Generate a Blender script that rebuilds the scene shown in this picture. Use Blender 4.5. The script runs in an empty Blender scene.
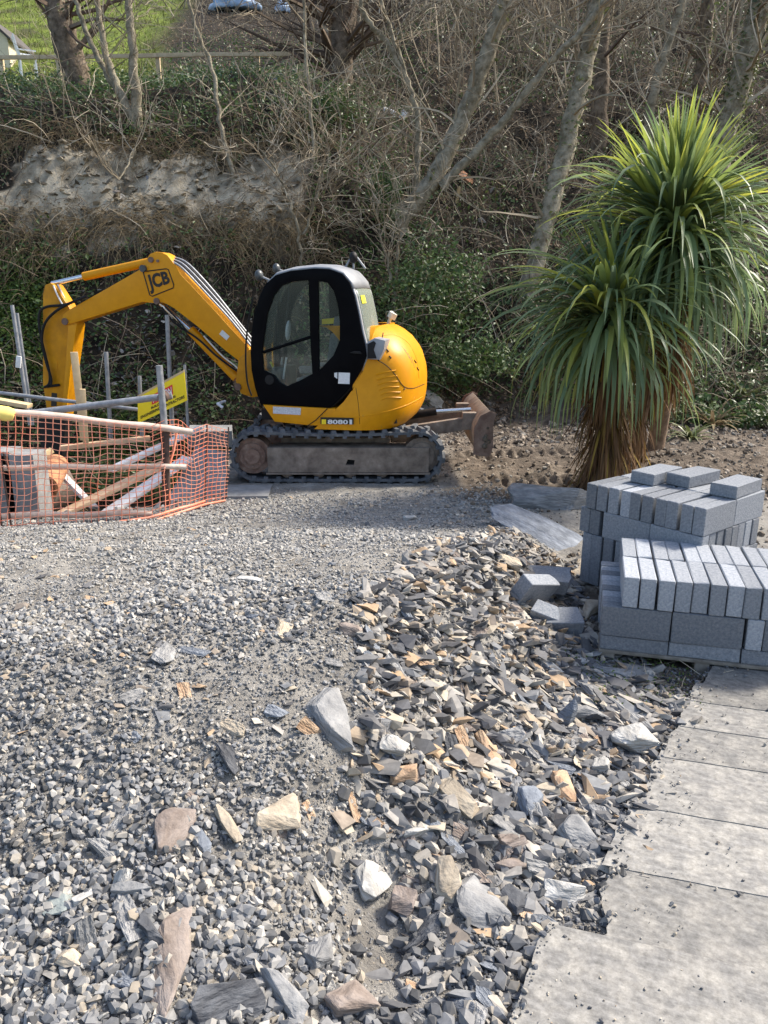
import bpy, bmesh, math, random
import numpy as np
from mathutils import Vector, Matrix, Euler
from mathutils.bvhtree import BVHTree

# ------------------------------------------------------------------ camera, sky, sun, exposure
scene = bpy.context.scene
COL = scene.collection
random.seed(7); rng = np.random.default_rng(7)
PI = math.pi
CAM_H, PITCH, FPX = 2.4, math.radians(15.7), 770.0
cam = bpy.data.cameras.new('camera'); cam_o = bpy.data.objects.new('camera', cam); COL.objects.link(cam_o)
cam.sensor_fit = 'VERTICAL'; cam.sensor_height = 24.0; cam.lens = 24.0*FPX/1024.0
cam.clip_start = 0.05; cam.clip_end = 500
cam_o.location = (0, 0, CAM_H); cam_o.rotation_euler = (PI/2-PITCH, 0, 0)
scene.camera = cam_o

SUN_AZ, SUN_EL = math.radians(66), math.radians(45)      # azimuth from +Y towards +X
world = bpy.data.worlds.new('World'); scene.world = world; world.use_nodes = True
wn = world.node_tree.nodes; wl = world.node_tree.links
sky = wn.new('ShaderNodeTexSky'); sky.sky_type = 'NISHITA'; sky.sun_disc = False
sky.sun_elevation = SUN_EL; sky.sun_rotation = SUN_AZ; sky.dust_density = 2.5; sky.ozone_density = 0.8
bg = wn['Background']; bg.inputs['Strength'].default_value = 0.15
wl.new(sky.outputs[0], bg.inputs[0])
sun = bpy.data.lights.new('sun', 'SUN'); sun.energy = 3.5; sun.angle = math.radians(9); sun.color = (1.0, 0.93, 0.82)
sun_o = bpy.data.objects.new('sun', sun); COL.objects.link(sun_o)
sd = Vector((math.sin(SUN_AZ)*math.cos(SUN_EL), math.cos(SUN_AZ)*math.cos(SUN_EL), math.sin(SUN_EL)))
sun_o.rotation_euler = (-sd).to_track_quat('-Z', 'Y').to_euler(); sun_o.location = (20, 10, 20)
vs = scene.view_settings
vs.view_transform = 'Standard'; vs.look = 'None'; vs.exposure = 1.1; vs.gamma = 1; vs.use_curve_mapping = False
scene.cycles.max_bounces = 6; scene.cycles.transparent_max_bounces = 12

# ------------------------------------------------------------------ picture geometry helpers
CP, SP = math.cos(PITCH), math.sin(PITCH)
def ray(px, py):
    a = (px-384)/FPX; b = (512-py)/FPX
    return Vector((a, CP+b*SP, -SP+b*CP))
def at_y(px, py, Y):
    d = ray(px, py); t = Y/d.y
    return Vector((d.x*t, Y, CAM_H+d.z*t))
def at_z(px, py, z):
    d = ray(px, py); t = (z-CAM_H)/d.z
    return Vector((d.x*t, d.y*t, z))

# ------------------------------------------------------------------ noise
def vnoise(x, y, seed=0):
    x = np.asarray(x, float); y = np.asarray(y, float)
    xi = np.floor(x); yi = np.floor(y); fx = x-xi; fy = y-yi
    fx = fx*fx*(3-2*fx); fy = fy*fy*(3-2*fy)
    def h(a, b):
        v = np.sin(a*127.1+b*311.7+seed*74.7)*43758.5453
        return v-np.floor(v)
    return (h(xi, yi)*(1-fx)+h(xi+1, yi)*fx)*(1-fy)+(h(xi, yi+1)*(1-fx)+h(xi+1, yi+1)*fx)*fy
def fbm(x, y, seed=0, oct=4):
    s = 0; a = .5; f = 1.0
    for i in range(oct):
        s = s+a*(vnoise(np.asarray(x)*f, np.asarray(y)*f, seed+i)-.5)*2; a *= .5; f *= 2.03
    return s
def smooth(a, b, x):
    t = np.clip((np.asarray(x, float)-a)/(b-a), 0, 1)
    return t*t*(3-2*t)

# ------------------------------------------------------------------ terrain
def ground_h(x, y, detail=True):
    x = np.asarray(x, float); y = np.asarray(y, float)
    xc = np.interp(y, [1.0, 2.5, 3.95, 6.0, 7.5], [-1.15, -.85, -.45, .95, 1.4])
    xf = np.interp(y, [1.0, 2.16, 3.2, 4.3, 5.2, 6, 7.5], [-.1, .42, .98, 1.42, 1.3, 1.5, 1.9])
    t = (x-xc)/(xf-xc)
    P = (.16+.52*smooth(1.7, 3.8, y))*(1-smooth(4.3, 8.8, y))
    h = P*(1-smooth(-.1, .95, t+.16*fbm(x*1.9, y*1.9, 4)))
    # a shallow gully in the near face and lumps
    h = h-.13*np.exp(-(((x+.06)/.22)**2+((y-2.62)/.42)**2))+.07*np.exp(-(((x+.38)/.25)**2+((y-3.05)/.3)**2))+.06*np.exp(-(((x+.2)/.22)**2+((y-3.9)/.5)**2))
    h = h+(.05*fbm(x*1.3, y*1.3, 3)+.035*fbm(x*3.7, y*3.7, 6))*np.clip(P*4, .25, 1)
    # trench behind the barrier
    s = np.minimum((y-(8.55+(x+2.58)*.5))-.25, (-2.45-x))
    h = h-1.25*smooth(0, 1.1, s)+.1*fbm(x*2, y*2, 5)*smooth(0, .6, s)
    # rough ridge of spoil at the right-hand edge and wheel ruts
    h = h+.22*smooth(2.6, 4.2, x)*smooth(9.2, 10.6, y)*(1+.6*fbm(x*2.5, y*2.5, 8))
    rut = smooth(.9, 1.6, x)*(1-smooth(2.6, 3.4, x))*smooth(9.2, 9.8, y)
    h = h+rut*(.10*fbm(x*3, y*3, 9)+.055*np.sin(x*38)*np.exp(-((y-10.15)/.24)**2)+.055*np.sin(x*38)*np.exp(-((y-11.95)/.25)**2))
    if detail:
        h = h+.012*fbm(x*9, y*9, 11)+.006*fbm(x*30, y*30, 12, 2)
    return h
LP = ([10, 12.5, 14, 15.3, 16.3, 17.0, 18.0, 19.3, 21, 24, 25.2, 30, 40, 60, 95],
      [-1.3, -1.3, -.7, 1.0, 2.9, 3.7, 5.3, 6.4, 7.3, 8.0, 8.4, 10, 14.6, 25, 46])
RP = ([10, 13, 15, 17, 20, 25, 30, 40, 60, 95], [-.2, .1, .9, 2.7, 4.9, 8.3, 11.6, 17.5, 30, 50])
def rock_mask(x, y):
    """pale exposed rock on the left bank"""
    n = fbm(x*.7, y*.9, 41); n2 = fbm(x*2.1, y*2.6, 42)
    return smooth(0, .18, 1-((x+4.6+n)/3.3)**2+.6*n2)*smooth(16.75, 16.95, y+.6*n+.45*n2)*(1-smooth(18.0, 18.2, y+.6*n+.5*n2))
def hill_h(x, y):
    k = smooth(-1.8, 1.6, x+.6*fbm(x*.5, y*.5, 21))
    z = np.interp(y, *LP)*(1-k)+np.interp(y, *RP)*k
    amp = smooth(13.5, 16, y)*(1-.6*smooth(22, 26, y)*(1-k))
    rk = rock_mask(x, y)
    return z+amp*(.55*fbm(x*.55, y*.55, 22, 5)+.15*fbm(x*2.2, y*2.2, 25, 3))+rk*(.16*(.5-np.abs(fbm(x*1.6+y*.7, y*2.2, 26, 4)))+.10*fbm(x*5.5, y*5.5, 27, 3))
EDGE = ([-14, -2.9, -2.2, 0, 1.2, 3, 4, 6, 14], [11.2, 11.6, 13.0, 13.6, 15.0, 14.6, 13.2, 12.3, 12.0])
def edge_t(x, y):
    return smooth(0, 1.3, np.asarray(y, float)-(np.interp(x, *EDGE)+.5*fbm(np.asarray(x)*1.1, np.asarray(y)*.2, 31)))
def Z(x, y, detail=True):
    e = edge_t(x, y)
    return ground_h(x, y, detail)*(1-e)+hill_h(x, y)*e
def Z1(x, y): return float(Z(np.array([x]), np.array([y]), False)[0])
def hit(px, py, lo=1.2, hi=60):
    """first point where the sight line meets the terrain"""
    d = ray(px, py)
    ts = np.geomspace(lo, hi, 1500)
    zz = Z(d.x*ts, d.y*ts, False); rz = CAM_H+d.z*ts
    i = int(np.argmax(rz < zz)); t = ts[i]
    return Vector((d.x*t, d.y*t, float(zz[i])))
def depth(p): return p[1]*CP-(p[2]-CAM_H)*SP

# ------------------------------------------------------------------ materials
MATS = {}
def nodes(name):
    m = bpy.data.materials.new(name); m.use_nodes = True
    nt = m.node_tree; MATS[name] = m
    return m, nt.nodes, nt.links, nt.nodes['Principled BSDF']
def lin(c):
    return tuple(c)+(1.0,) if len(c) == 3 else tuple(c)
def mat(name, c1, c2=None, scale=8.0, rough=.7, metal=0.0, bump=0.0, bscale=None, island=None, spec=.4, coat=0.0, detail=6, dist=.01, c3=None, stretch=None, tint=0.0):
    """noise-blended colour, optional bump; island: list of colours picked per loose piece"""
    m, N, L, P = nodes(name)
    tc = N.new('ShaderNodeTexCoord'); co = tc.outputs['Object']
    if stretch:
        mp_ = N.new('ShaderNodeMapping'); mp_.inputs['Scale'].default_value = stretch; L.new(co, mp_.inputs[0]); co = mp_.outputs[0]
    P.inputs['Roughness'].default_value = rough; P.inputs['Metallic'].default_value = metal
    P.inputs['Specular IOR Level'].default_value = spec
    if coat: P.inputs['Coat Weight'].default_value = coat; P.inputs['Coat Roughness'].default_value = .15
    nz = N.new('ShaderNodeTexNoise'); nz.inputs['Scale'].default_value = scale; nz.inputs['Detail'].default_value = detail
    nz.inputs['Roughness'].default_value = .62
    L.new(co, nz.inputs['Vector'])
    out = None
    if island:
        g = N.new('ShaderNodeNewGeometry'); r = N.new('ShaderNodeValToRGB'); r.color_ramp.interpolation = 'CONSTANT'
        e = r.color_ramp.elements
        while len(e) < len(island): e.new(.5)
        for i, c in enumerate(island): e[i].position = i/len(island); e[i].color = lin(c)
        L.new(g.outputs['Random Per Island'], r.inputs[0])
        mx = N.new('ShaderNodeMix'); mx.data_type = 'RGBA'; mx.blend_type = 'MULTIPLY'; mx.inputs[0].default_value = 1
        rr = N.new('ShaderNodeValToRGB'); rr.color_ramp.elements[0].position = .3; rr.color_ramp.elements[1].position = .7
        rr.color_ramp.elements[0].color = (.72, .71, .70, 1); rr.color_ramp.elements[1].color = (1.15, 1.13, 1.1, 1)
        L.new(nz.outputs['Fac'], rr.inputs[0]); L.new(r.outputs[0], mx.inputs[6]); L.new(rr.outputs[0], mx.inputs[7])
        out = mx.outputs[2]
    else:
        r = N.new('ShaderNodeValToRGB'); e = r.color_ramp.elements
        e[0].position = .36; e[1].position = .64
        e[0].color = lin(c1); e[1].color = lin(c2 or c1)
        if c3: q = e.new(.74); q.color = lin(c3)
        L.new(nz.outputs['Fac'], r.inputs[0]); out = r.outputs[0]
    if tint:
        oi_ = N.new('ShaderNodeObjectInfo'); mr_ = N.new('ShaderNodeMapRange'); mr_.inputs[3].default_value = 1-tint; mr_.inputs[4].default_value = 1+tint; L.new(oi_.outputs['Random'], mr_.inputs[0])
        mt_ = N.new('ShaderNodeMix'); mt_.data_type = 'RGBA'; mt_.blend_type = 'MULTIPLY'; mt_.inputs[0].default_value = 1; L.new(out, mt_.inputs[6]); L.new(mr_.outputs[0], mt_.inputs[7]); out = mt_.outputs[2]
    L.new(out, P.inputs['Base Color'])
    if bump:
        nb = N.new('ShaderNodeTexNoise'); nb.inputs['Scale'].default_value = bscale or scale*4; nb.inputs['Detail'].default_value = 8
        L.new(co, nb.inputs['Vector'])
        b = N.new('ShaderNodeBump'); b.inputs['Strength'].default_value = bump; b.inputs['Distance'].default_value = dist
        L.new(nb.outputs['Fac'], b.inputs['Height']); L.new(b.outputs[0], P.inputs['Normal'])
    return m
def leaf_mat(name, cols, trans=.35, rough=.45, by_object=False, spec=.4):
    m, N, L, P = nodes(name)
    g = N.new('ShaderNodeNewGeometry'); o = N.new('ShaderNodeObjectInfo')
    r = N.new('ShaderNodeValToRGB'); e = r.color_ramp.elements
    while len(e) < len(cols): e.new(.5)
    for i, c in enumerate(cols): e[i].position = i/(len(cols)-1) if len(cols) > 1 else 0; e[i].color = lin(c)
    L.new(o.outputs['Random'] if by_object else g.outputs['Random Per Island'], r.inputs[0])
    L.new(r.outputs[0], P.inputs['Base Color']); P.inputs['Roughness'].default_value = rough
    P.inputs['Specular IOR Level'].default_value = spec
    t = N.new('ShaderNodeBsdfTranslucent'); L.new(r.outputs[0], t.inputs[0])
    mx = N.new('ShaderNodeMixShader'); mx.inputs[0].default_value = trans
    L.new(P.outputs[0], mx.inputs[1]); L.new(t.outputs[0], mx.inputs[2]); L.new(mx.outputs[0], N['Material Output'].inputs[0])
    return m

# ------------------------------------------------------------------ mesh helpers
def link(o, parent=None):
    COL.objects.link(o)
    if parent is not None: o.parent = parent
    return o
def fin(me, m, smooth_deg=None):
    if m is not None: me.materials.append(MATS[m] if isinstance(m, str) else m)
    if smooth_deg is not None:
        me.polygons.foreach_set('use_smooth', [True]*len(me.polygons))
        me.set_sharp_from_angle(angle=math.radians(smooth_deg))
    return me
def pyobj(name, v, f, m, parent=None, smooth_deg=None):
    me = bpy.data.meshes.new(name); me.from_pydata([tuple(a) for a in v], [], f); me.update()
    fin(me, m, smooth_deg)
    return link(bpy.data.objects.new(name, me), parent)
def bmobj(name, bm, m, parent=None, smooth_deg=None):
    bmesh.ops.recalc_face_normals(bm, faces=bm.faces)
    me = bpy.data.meshes.new(name); bm.to_mesh(me); bm.free(); fin(me, m, smooth_deg)
    return link(bpy.data.objects.new(name, me), parent)
def npmesh(name, V, F, m, smooth_flag=False):
    """V (n,3), F (k,3|4) uniform faces, fast"""
    me = bpy.data.meshes.new(name); n, k = len(V), F.shape[1]
    me.vertices.add(n); me.vertices.foreach_set('co', np.ascontiguousarray(V, np.float32).ravel())
    me.loops.add(F.size); me.loops.foreach_set('vertex_index', np.ascontiguousarray(F, np.int32).ravel())
    me.polygons.add(len(F)); me.polygons.foreach_set('loop_start', np.arange(0, F.size, k, dtype=np.int32))
    me.polygons.foreach_set('loop_total', np.full(len(F), k, np.int32))
    me.polygons.foreach_set('use_smooth', np.full(len(F), smooth_flag, bool))
    me.update(calc_edges=True); me.validate()
    if m is not None: me.materials.append(MATS[m])
    return me
def npobj(name, V, F, m, parent=None, smooth_flag=False):
    return link(bpy.data.objects.new(name, npmesh(name, V, F, m, smooth_flag)), parent)
def tag(o, label, cat, group=None):
    o['label'] = label; o['category'] = cat
    if group: o['group'] = group
    return o
def kind(o, k): o['kind'] = k; return o
def empty(name, loc=(0, 0, 0), rz=0):
    o = bpy.data.objects.new(name, None); o.location = loc; o.rotation_euler = (0, 0, rz); o.empty_display_size = .2
    return link(o)
def tube_geo(pts, rad, n=6, cap=True):
    pts = [Vector(p) for p in pts]
    if not hasattr(rad, '__len__'): rad = [rad]*len(pts)
    V = []; F = []; up = None
    for i, p in enumerate(pts):
        d = (pts[min(i+1, len(pts)-1)]-pts[max(i-1, 0)])
        if d.length < 1e-9: d = Vector((0, 0, 1))
        d.normalize()
        if up is None: up = d.orthogonal().normalized()
        else:
            up = up-d*up.dot(d)
            up = up.normalized() if up.length > 1e-6 else d.orthogonal().normalized()
        w = d.cross(up)
        for k in range(n):
            a = 2*PI*k/n; V.append(p+(up*math.cos(a)+w*math.sin(a))*rad[i])
    for i in range(len(pts)-1):
        for k in range(n):
            F.append((i*n+k, i*n+(k+1) % n, (i+1)*n+(k+1) % n, (i+1)*n+k))
    if cap:
        F.append(tuple(range(n-1, -1, -1))); b = (len(pts)-1)*n; F.append(tuple(range(b, b+n)))
    return V, F
def tube(name, pts, rad, m, parent=None, n=8):
    V, F = tube_geo(pts, rad, n)
    return pyobj(name, V, F, m, parent, 50)
def tubes(name, lst, m, parent=None, n=6):
    V = []; F = []
    for pts, rad in lst:
        v, f = tube_geo(pts, rad, n); b = len(V); V += v; F += [tuple(i+b for i in q) for q in f]
    return pyobj(name, V, F, m, parent, 50)
def catmull(pts, k=6):
    P = [Vector(p) for p in pts]; out = []
    for i in range(len(P)-1):
        p0, p1, p2, p3 = P[max(i-1, 0)], P[i], P[i+1], P[min(i+2, len(P)-1)]
        for j in range(k):
            t = j/k
            out.append(.5*((2*p1)+(p2-p0)*t+(2*p0-5*p1+4*p2-p3)*t*t+(3*p1-p0-3*p2+p3)*t**3))
    out.append(P[-1]); return out
def box_bm(bm, c, s, rot=None, bevel=0.0):
    g = bmesh.ops.create_cube(bm, size=1.0)['verts']
    M = Matrix.Translation(Vector(c)) @ (rot.to_4x4() if rot is not None else Matrix.Identity(4)) @ Matrix.Diagonal((s[0], s[1], s[2], 1))
    bmesh.ops.transform(bm, matrix=M, verts=g)
    if bevel:
        ed = list({e for v in g for e in v.link_edges})
        bmesh.ops.bevel(bm, geom=ed, offset=bevel, segments=2, affect='EDGES', profile=.6)
def box(name, c, s, m, parent=None, rz=0, bevel=0.0, rot=None):
    bm = bmesh.new(); box_bm(bm, c, s, rot if rot is not None else Matrix.Rotation(rz, 3, 'Z'), bevel)
    return bmobj(name, bm, m, parent, 40 if bevel else None)
def prism(name, outline, a, b, to3, m, parent=None, bevel=0.0, holes=(), smooth_deg=35):
    """outline: 2-D points; to3(p, t) -> world point; extruded from t=a to t=b, with holes"""
    bm = bmesh.new(); edges = []
    loops = [outline]+list(holes)
    for lp in loops:
        vs_ = [bm.verts.new(to3(p, a)) for p in lp]
        edges += [bm.edges.new((vs_[i], vs_[(i+1) % len(vs_)])) for i in range(len(vs_))]
    if holes:
        bmesh.ops.triangle_fill(bm, use_beauty=True, edges=edges)
    else:
        bm.faces.new(list(bm.verts))
    faces = list(bm.faces)
    r = bmesh.ops.extrude_face_region(bm, geom=faces)
    nv = [g for g in r['geom'] if isinstance(g, bmesh.types.BMVert)]
    dv = Vector(to3(outline[0], b))-Vector(to3(outline[0], a))
    bmesh.ops.translate(bm, vec=dv, verts=nv)
    bmesh.ops.recalc_face_normals(bm, faces=bm.faces)
    if bevel:
        ed = [e for e in bm.edges if len(e.link_faces) == 2 and e.calc_face_angle(0) > .9 and not e.is_wire]
        rim = [e for e in ed if abs(abs((e.verts[0].co-e.verts[1].co).normalized().dot(dv.normalized()))) < .5]
        bmesh.ops.bevel(bm, geom=rim, offset=bevel, segments=2, affect='EDGES', profile=.6)
    return bmobj(name, bm, m, parent, smooth_deg)
def text_geo(s, size, bold=0.0, shear=0.0):
    cu = bpy.data.curves.new('lettering', 'FONT'); cu.body = s; cu.size = size; cu.offset = bold; cu.shear = shear
    cu.align_x = 'CENTER'; cu.align_y = 'CENTER'; cu.resolution_u = 3
    o = bpy.data.objects.new('lettering', cu); COL.objects.link(o)
    dg = bpy.context.evaluated_depsgraph_get(); me = bpy.data.meshes.new_from_object(o.evaluated_get(dg))
    V = [v.co.copy() for v in me.vertices]; F = [tuple(p.vertices) for p in me.polygons]
    bpy.data.objects.remove(o); bpy.data.meshes.remove(me); bpy.data.curves.remove(cu)
    return V, F
def quad_map(V, c, w=None, h=None):
    """map text verts to a bilinear quad c = (TL, TR, BR, BL)"""
    xs = [v.x for v in V]; ys = [v.y for v in V]; x0, x1, y0, y1 = min(xs), max(xs), min(ys), max(ys)
    out = []
    for v in V:
        u = (v.x-x0)/(x1-x0); t = (v.y-y0)/(y1-y0)
        out.append((c[0]*(1-u)+c[1]*u)*t+(c[3]*(1-u)+c[2]*u)*(1-t))
    return out
# ------------------------------------------------------------------ material set
mat('soil', (.20, .175, .145), (.36, .33, .285), 3.5, .95, bump=.7, bscale=60, dist=.02, c3=(.42, .40, .36))
mat('paint_yellow', (.62, .252, .001), (.69, .29, .002), 7.0, .45, spec=.25, bump=.02, bscale=3, c3=(.46, .235, .035), detail=12)
mat('paint_worn', (.46, .185, .003), (.62, .26, .002), 5.0, .5, spec=.25, bump=.05, bscale=20)
mat('black_gloss', (.003, .003, .004), (.005, .005, .006), 3, .3, spec=.03)
mat('black_matte', (.010, .010, .011), (.018, .017, .016), 12, .6, spec=.2, bump=.1)
mat('rubber', (.05, .055, .063), (.13, .135, .142), 9, .85, bump=.3, bscale=50, c3=(.25, .24, .22))
mat('roof_silver', (.22, .23, .245), (.30, .305, .31), 4, .42, spec=.5)
mat('steel_muddy', (.13, .10, .078), (.25, .20, .16), 7, .85, bump=.3, bscale=40, c3=(.36, .31, .255))
mat('steel_rust', (.13, .075, .055), (.24, .165, .125), 8, .85, bump=.3, c3=(.34, .27, .21))
mat('blade_tan', (.20, .155, .115), (.36, .295, .22), 6, .75, bump=.2)
mat('chrome', (.62, .63, .64), (.72, .72, .72), 5, .22, metal=.9)
mat('galvanised', (.20, .21, .225), (.33, .335, .34), 14, .5, metal=.4, bump=.05)
mat('decal_black', (.012, .010, .008), None, 5, .5)
mat('decal_white', (.72, .72, .70), (.6, .6, .6), 30, .5)
mat('decal_grey', (.42, .43, .46), (.62, .62, .64), 60, .4)
mat('sign_yellow', (.86, .62, .01), (.90, .68, .02), 4, .5)
mat('sign_red', (.70, .03, .02), (.74, .04, .03), 4, .5)
mat('sticker_yellow', (.80, .75, .05), None, 5, .5)
mat('seat_cloth', (.16, .17, .18), (.24, .24, .25), 30, .9)
mat('lens_pale', (.62, .60, .50), (.72, .70, .62), 6, .3)
mat('lamp_grey', (.04, .045, .045), (.075, .08, .08), 6, .35)
mat('mud', (.07, .055, .04), (.16, .13, .095), 14, .95, bump=.8, bscale=30)
def glass(name, tint, gl=.12, add=0.0):
    m, N, L, P = nodes(name); N.remove(P)
    t = N.new('ShaderNodeBsdfTransparent'); t.inputs[0].default_value = lin(tint)
    g = N.new('ShaderNodeBsdfGlossy'); g.inputs['Roughness'].default_value = .04; g.inputs[0].default_value = (.8, .85, .85, 1)
    f = N.new('ShaderNodeFresnel'); f.inputs[0].default_value = 1.5
    a = N.new('ShaderNodeMath'); a.inputs[1].default_value = gl*10; a2 = N.new('ShaderNodeMath'); a2.operation = 'ADD'; a2.inputs[1].default_value = add; L.new(a.outputs[0], a2.inputs[0]); a.use_clamp = True; a.operation = 'MULTIPLY'
    x = N.new('ShaderNodeMixShader'); L.new(f.outputs[0], a.inputs[0]); L.new(a2.outputs[0], x.inputs[0])
    L.new(t.outputs[0], x.inputs[1]); L.new(g.outputs[0], x.inputs[2]); L.new(x.outputs[0], N['Material Output'].inputs[0])
glass('cab_glass', (.93, .97, .95), .09)
glass('rear_glass', (.70, .76, .70), .12, .10)
for _g, _c, _f in (('rear_glass', (.40, .44, .37, 1), .38), ('cab_glass', (.45, .52, .47, 1), .03)):  # pale haze put into both glass colours so the panes look brighter
    _n = MATS[_g].node_tree; _d = _n.nodes.new('ShaderNodeBsdfDiffuse'); _d.inputs[0].default_value = _c; _x = _n.nodes.new('ShaderNodeMixShader'); _x.inputs[0].default_value = _f
    _o = _n.nodes['Material Output']; _src = _o.inputs[0].links[0].from_socket; _n.links.new(_src, _x.inputs[1]); _n.links.new(_d.outputs[0], _x.inputs[2]); _n.links.new(_x.outputs[0], _o.inputs[0])

# ------------------------------------------------------------------ ground and hillside
mh, N, L, P = nodes('hill_soil')
tc = N.new('ShaderNodeTexCoord'); at = N.new('ShaderNodeAttribute'); at.attribute_name = 'zone'
def noise_ramp(scale, stops, detail=8):
    nz = N.new('ShaderNodeTexNoise'); nz.inputs['Scale'].default_value = scale; nz.inputs['Detail'].default_value = detail
    L.new(tc.outputs['Object'], nz.inputs['Vector']); r = N.new('ShaderNodeValToRGB'); e = r.color_ramp.elements
    while len(e) < len(stops): e.new(.5)
    for i, (p_, c) in enumerate(stops): e[i].position = p_; e[i].color = lin(c)
    L.new(nz.outputs['Fac'], r.inputs[0]); return r.outputs[0], nz.outputs['Fac']
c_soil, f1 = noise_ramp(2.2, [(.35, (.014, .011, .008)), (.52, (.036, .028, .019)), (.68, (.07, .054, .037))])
c_rock, f2 = noise_ramp(2.6, [(.30, (.09, .076, .053)), (.42, (.28, .235, .165)), (.60, (.52, .445, .325))])
c_pad, f3 = noise_ramp(3.5, [(.34, (.19, .176, .155)), (.6, (.305, .287, .257)), (.75, (.38, .362, .33))])
c_dirt, f5 = noise_ramp(5.0, [(.34, (.06, .045, .032)), (.55, (.13, .10, .074)), (.72, (.23, .19, .145))])
c_lawn, f4 = noise_ramp(.9, [(.35, (.09, .09, .035)), (.5, (.14, .18, .03)), (.62, (.20, .25, .04)), (.75, (.20, .16, .09))])
sp = N.new('ShaderNodeSeparateColor'); L.new(at.outputs['Color'], sp.inputs[0])
prev = c_pad
mx = N.new('ShaderNodeMix'); mx.data_type = 'RGBA'; L.new(at.outputs['Alpha'], mx.inputs[0]); L.new(prev, mx.inputs[6]); L.new(c_dirt, mx.inputs[7]); prev = mx.outputs[2]
for ch, c in ((0, c_soil), (1, c_rock), (2, c_lawn)):
    mx = N.new('ShaderNodeMix'); mx.data_type = 'RGBA'; L.new(sp.outputs[ch], mx.inputs[0]); L.new(prev, mx.inputs[6]); L.new(c, mx.inputs[7]); prev = mx.outputs[2]
L.new(prev, P.inputs['Base Color']); P.inputs['Roughness'].default_value = .95; P.inputs['Specular IOR Level'].default_value = .2
nb = N.new('ShaderNodeTexNoise'); nb.inputs['Scale'].default_value = 9; nb.inputs['Detail'].default_value = 12; nb.inputs['Roughness'].default_value = .68; L.new(tc.outputs['Object'], nb.inputs['Vector'])
b = N.new('ShaderNodeBump'); b.inputs['Strength'].default_value = .85; b.inputs['Distance'].default_value = .10
L.new(nb.outputs['Fac'], b.inputs['Height']); L.new(b.outputs[0], P.inputs['Normal'])

def lawn_mask(x, y):
    return smooth(24.6, 25.4, y)*(1-smooth(-8.5, -6.5, x+.15*(y-25)+.8*fbm(x*.4, y*.4, 44)))*(1-smooth(60, 70, y))
def terrain(name, xs, ys):
    X, Y = np.meshgrid(xs, ys); x = X.ravel(); y = Y.ravel()
    V = np.stack([x, y, Z(x, y)], 1); nx, ny = len(xs), len(ys)
    i = np.arange((ny-1)*(nx-1)); r, c = i//(nx-1), i % (nx-1); a = r*nx+c
    F = np.stack([a, a+1, a+nx+1, a+nx], 1)
    o = npobj(name, V, F, 'hill_soil', smooth_flag=True)
    col = np.zeros((len(x), 4))
    nz_ = .35*fbm(x*1.5, y*1.5, 47)
    col[:, 3] = np.clip(smooth(.6, 1.3, x+nz_)*smooth(8.6, 9.6, y+nz_)+smooth(1.0, 1.35, x+nz_*.4)*smooth(3.9, 4.6, y+nz_)*(1-smooth(6, 7, y)), 0, .9)
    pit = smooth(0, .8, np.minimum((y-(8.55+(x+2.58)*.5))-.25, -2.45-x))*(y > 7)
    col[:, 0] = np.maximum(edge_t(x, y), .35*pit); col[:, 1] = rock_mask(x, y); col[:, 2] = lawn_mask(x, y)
    ca = o.data.color_attributes.new('zone', 'FLOAT_COLOR', 'POINT'); ca.data.foreach_set('color', col.ravel())
    return kind(o, 'structure')
ys_near = np.concatenate([np.linspace(-8, 1, 12)[:-1], 1+np.cumsum(np.linspace(.016, .085, 262))])
ys_near = ys_near[ys_near < 14.9]; ys_near = np.append(ys_near, 15.0)
xs_near = np.concatenate([np.linspace(-26, -5.2, 40), np.linspace(-5.1, 4.6, 280), np.linspace(4.8, 26, 40)])
terrain('ground', xs_near, ys_near)
terrain('hillside', np.concatenate([np.linspace(-60, -14, 40), np.linspace(-13.7, 12, 280), np.linspace(12.6, 60, 40)]),
        np.concatenate([np.linspace(15.0, 27, 170), 27+np.cumsum(np.linspace(.15, 1.9, 66))]))

# ------------------------------------------------------------------ the excavator
EX = empty('mini_excavator', (-.66, 11.02, 0))
tag(EX, 'yellow and black tracked excavator with its arm reaching down into the trench', 'excavator')
EX_M = Matrix.Translation((.66, -11.02, 0))
def adopt(o, parent=None):
    """world-built part -> child of the excavator (or of one of its parts)"""
    if parent is None or parent is EX:
        o.parent = EX; o.data.transform(EX_M)
    else:
        o.parent = parent; o.data.transform(EX_M)
    return o
TH = math.radians(11)
C0 = Vector((-.66, 11.02, 0)); RR = Vector((math.cos(TH), -math.sin(TH), 0)); NN = Vector((-math.sin(TH), -math.cos(TH), 0)); UZ = Vector((0, 0, 1))
def W(u, l, z): return C0+RR*u+NN*l+UZ*z
def UP(px, py, l):
    """pixel -> (u, z) on the upper structure's plane at lateral offset l"""
    d = ray(px, py); o = Vector((0, 0, CAM_H)); q = C0+NN*l
    t = (q-o).dot(NN)/d.dot(NN); p = o+d*t
    return ((p-C0).dot(RR), p.z)
def zz(pts, ox, oy, s): return [(ox+x/s, oy+y/s) for x, y in pts]
def lat(l):
    return (lambda p, t: W(p[0], t, p[1]))
L_CAB = 1.0
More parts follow.
